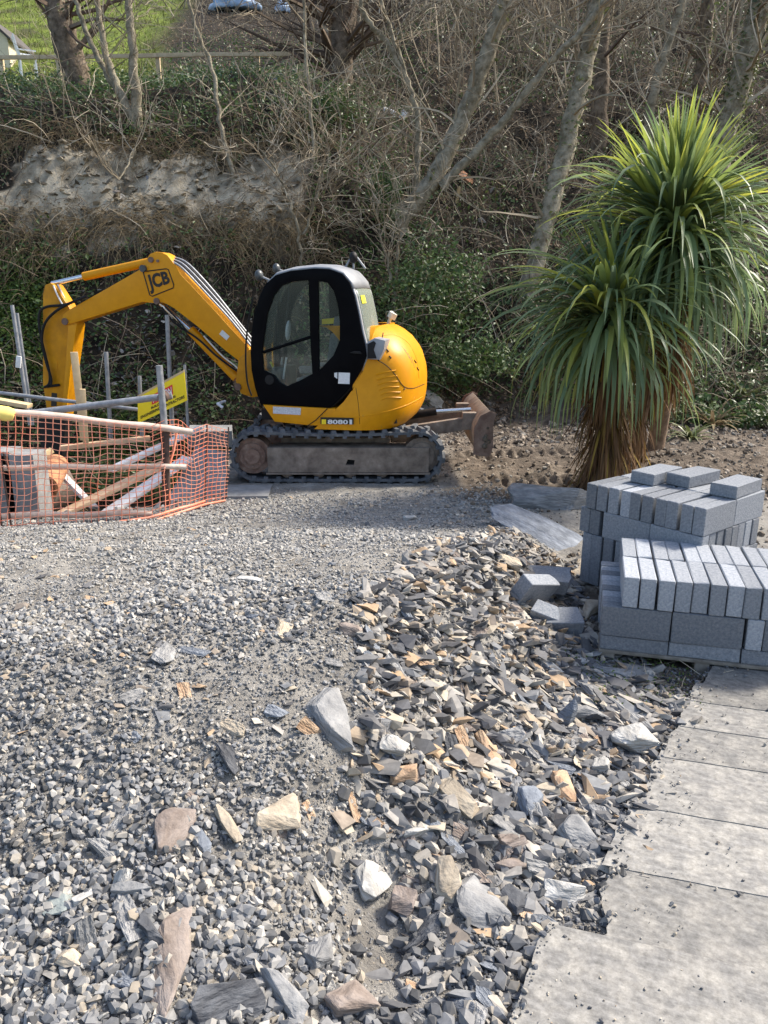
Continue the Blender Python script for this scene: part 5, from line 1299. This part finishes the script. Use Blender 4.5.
def stems(name, x, y, zoff, Lr, rr, m, up=.5, spread=1.0, droop=.8, seg=5, label=None):
    n = len(x); P0 = np.stack([x, y, Z(x, y, False)+zoff], 1)
    az = rng.uniform(0, 2*PI, n); el = rng.normal(up, .5, n); Ls = Lr[0]+(Lr[1]-Lr[0])*rng.random(n)**1.5
    d = np.stack([np.cos(az)*np.cos(el)*spread, np.sin(az)*np.cos(el)*spread-.25, np.sin(el)], 1); d /= np.linalg.norm(d, axis=1)[:, None]
    ts = np.linspace(0, 1, seg+1); sidev = np.cross(d, [0, 0, 1.]); sidev /= np.linalg.norm(sidev, axis=1)[:, None]+1e-6
    wob_a = rng.normal(0, .12, n); wob_b = rng.uniform(2, 7, n); dr = droop*rng.uniform(.3, 1.3, n)
    pts = P0[:, None, :]+d[:, None, :]*(Ls[:, None]*ts)[..., None]
    pts[..., 2] -= (dr*Ls)[:, None]*(ts**2)*.7
    pts += sidev[:, None, :]*(Ls[:, None]*wob_a[:, None]*np.sin(ts*wob_b[:, None]))[..., None]
    r = (rr[0]+(rr[1]-rr[0])*rng.random(n))[:, None]*(1-.65*ts)
    upv = np.cross(sidev, d); V = np.zeros((n, seg+1, 3, 3))
    for k in range(3):
        a = 2*PI*k/3; V[:, :, k] = pts+(sidev[:, None, :]*math.cos(a)+upv[:, None, :]*math.sin(a))*r[..., None]
    b0 = (np.arange(n)*(seg+1)*3)[:, None, None]; F = []
    for s_ in range(seg):
        for k in range(3): F.append([s_*3+k, s_*3+(k+1) % 3, (s_+1)*3+(k+1) % 3, (s_+1)*3+k])
    F = (np.array(F)[None]+b0).reshape(-1, 4)
    o = npobj(name, V.reshape(-1, 3), F, m); kind(o, 'stuff'); o['label'] = label or name; return o
def leaves(name, P0, size, m, label, flat=.6, lance=1.0):
    n = len(P0); nrm = rng.normal(0, flat, (n, 3)); nrm[:, 2] += .8; nrm[:, 1] -= .5; nrm /= np.linalg.norm(nrm, axis=1)[:, None]
    t = np.cross(nrm, rng.normal(0, 1, (n, 3))); t /= np.linalg.norm(t, axis=1)[:, None]+1e-6; b_ = np.cross(nrm, t)
    s = size[:, None]
    V = np.stack([P0-t*s*lance, P0-b_*s*.55+nrm*s*.12, P0+t*s*lance, P0+b_*s*.55+nrm*s*.12], 1).reshape(-1, 3)
    o = npobj(name, V, np.arange(n*4).reshape(-1, 4), m); kind(o, 'stuff'); o['label'] = label; return o
# where things grow
def ivy_amount(x, y):
    a = .42+.9*fbm(x*.45, y*.45, 81)+.25*(1-smooth(15.5, 17.5, y))
    a = a+1.1*smooth(18.3, 18.9, y)*(1-smooth(22.5, 24, y))*(1-smooth(-2.5, -.6, x))          # hedge on the crest
    a = a+.9*smooth(2.4, 4.0, x)*(1-smooth(16, 19, y))                                       # right-hand foot
    a = a+.9*np.exp(-(((x-.3)/1.6)**2+((y-16.6)/1.6)**2))+.7*np.exp(-(((x+7)/1.2)**2+((y-16.2)/1.)**2))
    return a-1.5*rock_mask(x, y)-2*lawn_mask(x, y)
x, y = frustum(170000, 13.0, 36, 1.5); a = ivy_amount(x, y)
keep = (rng.random(len(x)) < np.clip(a, 0, 1)) & (edge_t(x, y) > .3); x, y = x[keep][:72000], y[keep][:72000]
zo = np.abs(rng.normal(0, .16, len(x)))+.25*np.clip(fbm(x*1.6, y*1.6, 83), 0, 1)
leaves('ivy', np.stack([x, y, Z(x, y, False)+zo], 1), rng.uniform(.03, .065, len(x)), 'ivy', 'dark ivy and evergreen leaves covering the bank')
x, y = frustum(90000, 13.2, 42, 1.5); a = ivy_amount(x, y)
keep = (rng.random(len(x)) < .9-.7*np.clip(a, 0, 1)-.95*rock_mask(x, y)-2*lawn_mask(x, y)) & (edge_t(x, y) > .2); x, y = x[keep], y[keep]
leaves('leaf_litter', np.stack([x, y, Z(x, y, False)+np.abs(rng.normal(0, .05, len(x)))], 1), rng.uniform(.03, .06, len(x)), 'litter', 'brown leaf litter on the wooded slope')
x, y = frustum(9000, 13.3, 40, 1.2); keep = (rng.random(len(x)) < 1-.55*(x < 0)*(1-smooth(16.3, 17.2, y))-.9*rock_mask(x, y)-2*lawn_mask(x, y)-1.2*(x < -1.5)*smooth(19.3, 20.2, y)) & (edge_t(x, y) > .7)
stems('brambles', x[keep], y[keep], -.02, (.5, 2.2), (.006, .013), 'twig_dark', .7, 1, .9, 4, 'tangled brown brambles over the slope')
x, y = frustum(7000, 14.0, 36, 1.2); keep = (rng.random(len(x)) < 1-.8*(x < 0)*(1-smooth(16.3, 17.2, y))-.85*rock_mask(x, y)-2*lawn_mask(x, y)-1.2*(x < -1.5)*smooth(19.3, 20.2, y)) & (edge_t(x, y) > .8)
stems('dry_stems', x[keep], y[keep], 0, (.6, 2.6), (.006, .013), 'twig_pale', .9, 1, .6, 5, 'pale dry stems and dead branches on the slope')
# mossy patches, hanging dry grass and roots over the rock face
x = np.concatenate([rng.normal(-7.1, .55, 4500), rng.normal(-5.1, .35, 1800)]); y = np.concatenate([rng.normal(15.7, .4, 4500), rng.normal(14.3, .35, 1800)])
leaves('moss', np.stack([x, y, Z(x, y, False)+.22*rng.random(6300)], 1), rng.uniform(.025, .055, 6300), 'moss_green', 'bright moss on the lower bank')
x = rng.uniform(-9.5, -1.0, 6200); y = np.where(rng.random(6200) < .6, rng.normal(16.8, .25, 6200), rng.normal(18.4, .22, 6200))
stems('hanging_grass', x, y, .05, (.3, .95), (.005, .009), 'dry_grass', .1, 1, 1.7, 5, 'dry grass and roots hanging over the rock face')
x = rng.uniform(-9, 8, 4200); y = rng.uniform(12.6, 16.4, 4200); keep = edge_t(x, y) > .35
stems('dead_grass', x[keep], y[keep], 0, (.2, .6), (.005, .009), 'dry_grass', 1.0, 1, .9, 4, 'dead grass at the foot of the bank')
x = rng.uniform(.2, 5, 7000); y = rng.uniform(12.6, 16.2, 7000); keep = edge_t(x, y) > .02; x, y = x[keep], y[keep]
leaves('edge_litter', np.stack([x, y, Z(x, y, False)+.02+.03*rng.random(len(x))], 1), rng.uniform(.02, .05, len(x)), 'litter', 'leaf litter along the edge of the pad')
x = rng.uniform(.2, 5, 1500); y = rng.uniform(12.4, 15.6, 1500); s = .02+.07*rng.random(1500)**3; scatter('edge_rubble', PEBF, np.stack([x, y, Z(x, y, False)+s*.2], 1), s, 'gravel_dirt', .5)['label'] = 'rubble along the far edge of the pad'
# slate scree and loose stones on the bank face
x = np.concatenate([rng.normal(-4.6, .6, 900), rng.uniform(-9, 5, 500)]); y = np.concatenate([rng.normal(15.2, .7, 900), rng.uniform(14, 24, 500)])
s = .03+.09*rng.random(len(x))**3; scatter('scree', SHD, np.stack([x, y, Z(x, y, False)+s*.2], 1), s, 'gravel_bank', .5)['label'] = 'slate scree on the bank'
x = rng.uniform(-9.0, -1, 1500); y = rng.uniform(16.6, 18.5, 1500); keep = rock_mask(x, y) > .25; x, y = x[keep], y[keep]; s = .03+.13*rng.random(len(x))**3
o = scatter('outcrop_stones', SHD, np.stack([x, y, Z(x, y, False)+s*.05], 1), s, mat('outcrop', (0, 0, 0), None, 8, .9, island=[(.17, .145, .105), (.30, .255, .185), (.42, .365, .27), (.24, .205, .15), (.36, .32, .25), (.10, .085, .06)]).name, .5); o['label'] = 'broken pale rock of the exposed face'
# lawn grass
x = rng.uniform(-26, -5, 16000); y = 25.2+22*rng.random(16000)**1.4; keep = lawn_mask(x, y) > .4
stems('grass', x[keep], y[keep], 0, (.12, .32), (.010, .016), 'grass_blades', 1.2, 1, .5, 2, 'rough grass of the garden')
x = rng.uniform(-22, -4, 700); y = rng.uniform(26, 44, 700); keep = fbm(x*.5, y*.5, 66) > .02
stems('garden_shrubs', x[keep], y[keep], 0, (.5, 1.8), (.006, .014), 'twig_pale', 1.0, 1, .3, 5, 'bare shrubs and canes in the garden')
# thicket of far saplings
x, y = frustum(800, 23, 48, 1.0); keep = (x > -1.5) | (y > 42)
stems('thicket', x[keep], y[keep], 0, (3, 8), (.015, .045), 'twig_pale', 1.35, .6, .15, 7, 'thicket of bare saplings high on the slope')
x, y = frustum(6000, 21, 50, 1.0); keep = (lawn_mask(x, y) < .3) & ((x > -1.5) | (y > 31))
stems('thicket_twigs', x[keep], y[keep], rng.uniform(.3, 6, int(keep.sum())), (.6, 2.4), (.005, .012), 'twig_pale', .8, 1, .1, 4, 'fine bare twigs of the thicket')

# trees
trnd = random.Random(9)
def limb(out, p, d, Lh, r, lev, droop=0.0):
    n = 5 if lev > 0 else 4; pts = [p.copy()]; q = p.copy(); dd = d.normalized()
    for k in range(n):
        dd = (dd+Vector((trnd.gauss(0, .16), trnd.gauss(0, .16), trnd.gauss(.03-droop, .14)))).normalized(); q = q+dd*(Lh/n); pts.append(q.copy())
    rs = [max(r*(1-.75*k/n), .006) for k in range(n+1)]; out.append((pts, rs))
    if lev > 0:
        for k in range(trnd.randint(2, 4)):
            i = trnd.randint(2, n); dv = (dd+Vector((trnd.gauss(0, .6), trnd.gauss(0, .6), trnd.gauss(.1, .5)))).normalized()
            limb(out, pts[i], dv, Lh*trnd.uniform(.4, .7), rs[i]*.7, lev-1, droop)
def tree(label, paths, bark, nb, blen, lev=2, name='bare_tree', ivy=0, group='bare trees on the bank'):
    """paths: list of (points[(px,py,Y)], r0, r1); trunk paths are carried on above the picture"""
    tr_l = []; allp = []
    for (pts, r0, r1) in paths:
        P3 = [at_y(*p) for p in pts]; g = P3[0]; zg = Z1(g.x, g.y)
        if g.z > zg-.1 and paths.index((pts, r0, r1)) == 0: P3.insert(0, Vector((g.x, g.y, zg-.2)))
        c = catmull(P3, 7); c = [q+Vector((trnd.gauss(0, .02), 0, trnd.gauss(0, .01))) for q in c]
        rs = list(np.linspace(r0, r1, len(c))); rs[0] *= 1.25; rs[1] *= 1.1; tr_l.append((c, rs)); allp.append((c, rs))
    g = tr_l[0][0][0]; e = empty(name, g); tag(e, label, 'tree', group)
    def ch(o): o.data.transform(Matrix.Translation(-g)); o.parent = e; return o
    ch(tubes('trunk', tr_l, bark, None, 10))
    out = []
    for k in range(nb):
        c, rs = trnd.choice(allp); i = trnd.randint(len(c)//4, len(c)-1)
        d = Vector((trnd.gauss(0, 1), trnd.gauss(-.3, .8), trnd.gauss(.7, .5))); limb(out, c[i], d, blen*trnd.uniform(.5, 1.2), max(rs[i]*.22, .012), lev)
    if out: ch(tubes('crown', out, 'twig_pale' if bark == 'bark_grey' else 'twig_dark', None, 4))
    if ivy:
        V = []
        for k in range(ivy):
            c, rs = allp[0]; i = trnd.randint(0, len(c)-2); a = trnd.uniform(0, 2*PI); p = c[i].lerp(c[i+1], trnd.random()); V.append(p+Vector((math.cos(a), math.sin(a), trnd.gauss(0, .1)))*(rs[i]+abs(trnd.gauss(.02, .05))))
        o = leaves('ivy_leaves', np.array([v[:] for v in V]), rng.uniform(.03, .07, ivy), 'ivy_light', 'ivy climbing the trunk'); ch(o)
leaf_mat('ivy_light', [(.06, .08, .03), (.12, .14, .05), (.20, .21, .10), (.09, .11, .04)], .35, .45)
tree('stout leaning tree at the upper left in front of the garden fence', [([(84, 100, 21), (72, 60, 21), (60, 20, 21), (52, -10, 21.2), (40, -60, 21.5)], .34, .24)], 'bark_brown', 16, 2.2, ivy=150)
tree('many stemmed bare tree right of the stout leaning one', [([(138, 150, 19), (136, 100, 19), (133, 60, 19), (128, 0, 19), (126, -50, 19)], .13, .06), ([(137, 128, 19), (122, 96, 19), (108, 60, 19.2), (100, 20, 19.4), (98, -40, 19.5)], .10, .05), ([(136, 118, 19), (114, 86, 19.2), (92, 45, 19.5), (76, 0, 19.8), (70, -40, 20)], .08, .04)], 'bark_grey', 20, 1.6)
tree('thin crooked pale sapling in front of the crest hedge', [([(240, 235, 17.2), (232, 175, 17.8), (220, 120, 18.2), (213, 70, 18.5), (196, 30, 18.6), (186, -10, 18.6)], .055, .035)], 'bark_grey', 14, 1.5)
tree('slender straight pale stem rising past the end of the fence', [([(316, 215, 17.4), (312, 130, 18), (306, 60, 18.2), (303, -20, 18.4)], .045, .03)], 'bark_grey', 14, 1.5)
tree('big leaning trunk forking above the cab', [([(400, 220, 17.6), (432, 180, 17.8), (462, 120, 18), (488, 50, 18), (505, 0, 18), (520, -60, 18)], .22, .14), ([(440, 188, 17.7), (478, 150, 17.6), (512, 110, 17.4), (548, 65, 17.2), (590, 22, 17.0), (620, -30, 17)], .10, .05)], 'bark_grey', 26, 2.2, ivy=120)
tree('ivy clad trunk just left of the palm', [([(528, 290, 16.6), (548, 215, 16.9), (570, 130, 17.2), (588, 50, 17.4), (600, -10, 17.6), (612, -70, 17.8)], .20, .16)], 'bark_grey', 18, 1.9, ivy=700)
tree('straight bare trunk behind the ivy clad one', [([(600, 130, 22), (601, 60, 22), (602, 0, 22), (604, -60, 22)], .22, .18)], 'bark_brown', 14, 2.2)
tree('slim forked trunk rising behind the palm', [([(648, 130, 20), (655, 85, 20), (668, 45, 20), (682, 0, 20), (692, -50, 20)], .12, .08), ([(668, 45, 20), (662, 20, 20), (650, -20, 20)], .06, .04)], 'bark_grey', 18, 1.8)
tree('ivy covered trunk at the right edge', [([(720, 150, 19), (738, 90, 19), (752, 40, 19), (768, -20, 19)], .28, .22)], 'bark_grey', 16, 2.0, ivy=900)
tree('leafy dark trunk second from the right edge', [([(690, 140, 20.5), (700, 80, 20.5), (706, 30, 20.5), (712, -40, 20.5)], .17, .14)], 'bark_brown', 16, 2.0, ivy=450)
tree('thick short trunk with a mop of shoots at the top centre', [([(338, 75, 23), (342, 40, 23), (345, 10, 23), (350, -30, 23)], .42, .30)], 'bark_brown', 40, 2.4)
tree('curved thin tree between the fence end and the leaning trunk', [([(418, 120, 19), (405, 80, 19), (388, 45, 19), (368, 20, 19), (356, -10, 19), (350, -40, 19)], .07, .05), ([(410, 90, 19), (398, 50, 19), (384, 10, 19), (376, -30, 19)], .05, .035)], 'bark_grey', 22, 1.8)
tree('small dead sapling hanging over the rock face', [([(134, 150, 18), (130, 160, 17.6), (118, 180, 17.2)], .03, .015)], 'bark_grey', 10, 1.2)
tree('bare shrub behind the cab roof', [([(395, 290, 15.9), (400, 240, 16), (412, 200, 16.1), (420, 160, 16.2)], .035, .02), ([(392, 280, 15.9), (380, 230, 16), (372, 190, 16)], .025, .012)], 'bark_grey', 30, 1.2)
tree('bare shrub overhanging the right end of the rock face', [([(300, 240, 16.4), (285, 190, 16.5), (262, 150, 16.6)], .035, .015), ([(305, 235, 16.4), (318, 190, 16.5), (330, 150, 16.6)], .03, .015)], 'bark_grey', 40, 1.3)
# evergreen bush behind the engine cover
def bush(label, px, py, Y, rx, rz, n, m, cat='bush'):
    c = at_y(px, py, Y); g = Vector((c.x, c.y+.3, Z1(c.x, c.y+.3))); e = empty('evergreen_bush', g); tag(e, label, cat)
    v = rng.normal(0, 1, (n, 3)); v /= np.linalg.norm(v, axis=1)[:, None]; v *= (rng.random(n)**.35*(1+1.1*fbm(v[:, 0]*2.6+px, v[:, 2]*2.6, 91)))[:, None]
    V = np.array(c[:])+v*np.array([rx, rx*.7, rz])
    o = leaves('crown', V, rng.uniform(.025, .06, n), m, 'foliage', .8); o.data.transform(Matrix.Translation(-g)); o.parent = e; del o['kind']; del o['label']
    st_ = [([Vector((0, 0, 0)), (c-g)*.5+Vector((trnd.gauss(0, .2), 0, 0)), (c-g)+Vector((trnd.gauss(0, rx*.5), 0, trnd.gauss(0, rz*.4)))], [.03, .02, .01]) for k in range(5)]
    tubes('stem', st_, 'twig_dark', e, 5)
bush('dark glossy evergreen bush behind the engine cover', 430, 300, 15.6, 1.15, 1.35, 4600, 'ivy')
bush('green bush high up beside the crest hedge', 385, 195, 17.2, .45, .55, 1200, 'ivy')
bush('dark bush below the big leaning trunk', 470, 365, 14.9, .9, .6, 2600, 'ivy')
bush('ivy mound at the right end of the hedge', 325, 115, 19.2, .7, .6, 2200, 'ivy')
# ferny plants on the right
def fern(label, px, py, n, Lf, m='ivy_light'):
    p = hit(px, py); V = []; F = []
    for k in range(n):
        q = leaf_geo(Lf*trnd.uniform(.7, 1.1), .07, trnd.uniform(.3, 1.1), trnd.uniform(1.0, 2.0), 6); R3 = Matrix.Rotation(trnd.uniform(0, 2*PI), 3, 'Z'); b_ = len(V)
        V += [R3 @ v for v in q[0]]; F += [tuple(i+b_ for i in f) for f in q[1]]
    e = pyobj('fern', V, F, m); e.location = p; tag(e, label, 'fern')
fern('low green fern on the bank right of the palm', 745, 400, 26, .8); fern('dead brown fern on the bank behind the far block stack', 712, 428, 30, .7, 'dry_grass'); fern('small fern at the foot of the bank by the palm trunk', 690, 440, 22, .6)
# garden: fence, chair, shed, covered heaps
FY = 25.0
fe = empty('garden_fence', (-8, FY, Z1(-8, FY))); tag(fe, 'low timber post and rail fence along the garden above the bank', 'fence')
def fc(o): o.data.transform(Matrix.Translation(-fe.location)); o.parent = fe; return o
rail_pts = [at_y(px, py, FY) for px, py in ((-60, 58), (0, 57.5), (57, 57), (107, 56.5), (157, 55.5), (208, 54.5), (257, 54.5), (305, 54), (325, 54))]
for a, b_ in zip(rail_pts[:-1], rail_pts[1:]):
    d = b_-a; bm = bmesh.new(); box_bm(bm, (a+b_)/2, (d.length+.02, .06, .11), d.to_track_quat('X', 'Z').to_matrix(), .006); fc(bmobj('rail', bm, 'fence_wood', None, 30))
for p in rail_pts[1:]:
    zg = Z1(p.x, FY); fc(box('post', (p.x, FY+.07, (p.z+zg)/2-.05), (.12, .10, p.z-zg+.2), 'fence_wood', None, 0, .008))
mat('white_paint', (.68, .70, .72), (.76, .77, .78), 8, .5); mat('shed_cream', (.62, .54, .38), (.70, .62, .46), 5, .8); mat('tarp_blue', (.22, .36, .56), (.46, .56, .68), 2.5, .5, bump=.4, bscale=6, c3=(.60, .66, .74)); mat('roof_felt', (.07, .06, .055), (.11, .10, .09), 9, .9)
CY = 27.0; a = at_y(29, 76, CY); zg = Z1(a.x, CY); ce = empty('garden_chair', (a.x, CY, zg), .5); tag(ce, 'white slatted garden chair behind the fence at the upper left', 'chair')
dz = max(0, a.z-zg)
box('seat', (0, 0, .45+dz), (.5, .5, .04), 'white_paint', ce)
for k in range(5): box('back_slat', (-.28-.02*0, -.2+k*.1, .78+dz), (.03, .06, .62), 'white_paint', ce, 0, 0, Matrix.Rotation(-.25, 3, 'Y'))
for k in (-1, 1):
    for j in (-1, 1): box('leg', (k*.22, j*.22, (.43+dz)/2), (.05, .05, .43+dz), 'white_paint', ce)
    box('armrest', (0, k*.26, .66+dz), (.5, .06, .03), 'white_paint', ce)
SY = 30.0; b0 = at_y(-34, 78, SY); b1 = at_y(12, 78, SY); tp = at_y(12, 38, SY).z; rd = at_y(-10, 22, SY).z
she = empty('garden_shed', (b0.x, SY, b0.z)); tag(she, 'cream gabled shed at the upper left edge', 'shed')
w_ = b1.x-b0.x
pyobj('wall', [(0, 0, -1), (w_, 0, -1), (w_, 0, tp-b0.z), (w_/2, 0, rd-b0.z+.25), (0, 0, tp-b0.z), (0, 2.5, -1), (w_, 2.5, -1), (w_, 2.5, tp-b0.z), (w_/2, 2.5, rd-b0.z+.25), (0, 2.5, tp-b0.z)], [(0, 1, 2, 3, 4), (9, 8, 7, 6, 5), (1, 6, 7, 2), (0, 4, 9, 5)], 'shed_cream', she)
h_ = rd-b0.z+.27; l_ = tp-b0.z
pyobj('roof', [(-.15, -.12, l_-.1), (w_/2, -.12, h_), (w_+.15, -.12, l_-.1), (-.15, 2.6, l_-.1), (w_/2, 2.6, h_), (w_+.15, 2.6, l_-.1), (-.15, -.12, l_-.02), (w_/2, -.12, h_+.08), (w_+.15, -.12, l_-.02), (-.15, 2.6, l_-.02), (w_/2, 2.6, h_+.08), (w_+.15, 2.6, l_-.02)], [(0, 3, 4, 1), (1, 4, 5, 2), (6, 7, 10, 9), (7, 8, 11, 10), (0, 1, 7, 6), (1, 2, 8, 7), (3, 9, 10, 4), (4, 10, 11, 5), (0, 6, 9, 3), (2, 5, 11, 8)], 'roof_felt', she)
def heap(px, py, Y, rx, rz, label):
    c = hit(px, py+4, 20, 80); Y = c.y; c = c+Vector((0, 0, rz)); bm = bmesh.new(); bmesh.ops.create_icosphere(bm, subdivisions=4, radius=1)
    for v in bm.verts:
        k = 1+.5*float(fbm(v.co.x*2.2+px, v.co.y*2.2+v.co.z, 95)); v.co = Vector((v.co.x*rx*k, v.co.y*rx*.7*k, (v.co.z if v.co.z > -.35 else -.35)*rz*(k+.35*float(fbm(v.co.x*6+px, v.co.y*6, 96)))))
    zg = Z1(c.x, Y); o = bmobj('tarpaulin_heap', bm, 'tarp_blue', None, 60); o.location = (c.x, Y, zg+rz*.15); tag(o, label, 'tarpaulin')
heap(234, 6, 34, 1.15, .42, 'pale blue tarpaulin over a heap beyond the fence'); heap(282, 7, 34, .36, .34, 'small bright blue tarpaulin right of the larger heap')
# scraps on the slope
def scrap(name, px, py, s, m, label, cat, rot):
    p = hit(px, py, 8); bm = bmesh.new(); box_bm(bm, (0, 0, 0), s, Euler(rot).to_matrix(), min(s)*.2); o = bmobj(name, bm, m); o.location = p+Vector((0, -.1, .08)); tag(o, label, cat)
scrap('plastic_scrap', 389, 116, (.3, .2, .10), 'white_paint', 'larger white scrap caught on the slope', 'scrap', (.4, .2, .3)); scrap('plastic_scrap', 403, 120, (.14, .12, .22), 'white_paint', 'smaller white scrap right of the larger one on the slope', 'scrap', (.2, .4, .6))
scrap('broken_tile', 465, 181, (.40, .28, .05), 'clay', 'orange broken tile below the leaning trunk', 'tile', (.8, .5, .3)); scrap('wood_offcut', 457, 201, (.07, .05, .42), 'timber_new', 'short pale wood offcut on the slope', 'offcut', (.2, .1, .2))
# sticks and weeds on the dirt between the bank and the pallets
x = rng.uniform(1.2, 2.3, 260); y = rng.uniform(4.2, 5.1, 260); keep = x > np.interp(y, [4.2, 5.1], [1.25, 1.15])
stems('sticks', x[keep], y[keep], .005, (.05, .22), (.002, .004), 'twig_pale', .05, 1, .1, 3, 'dry twigs on the dirt in front of the pallet')
x = rng.uniform(1.25, 2.2, 500); y = rng.uniform(4.1, 4.9, 500); leaves('weeds', np.stack([x, y, Z(x, y, False)+.015+.02*rng.random(500)], 1), rng.uniform(.006, .014, 500), 'moss_green', 'small weeds and moss on the dirt')
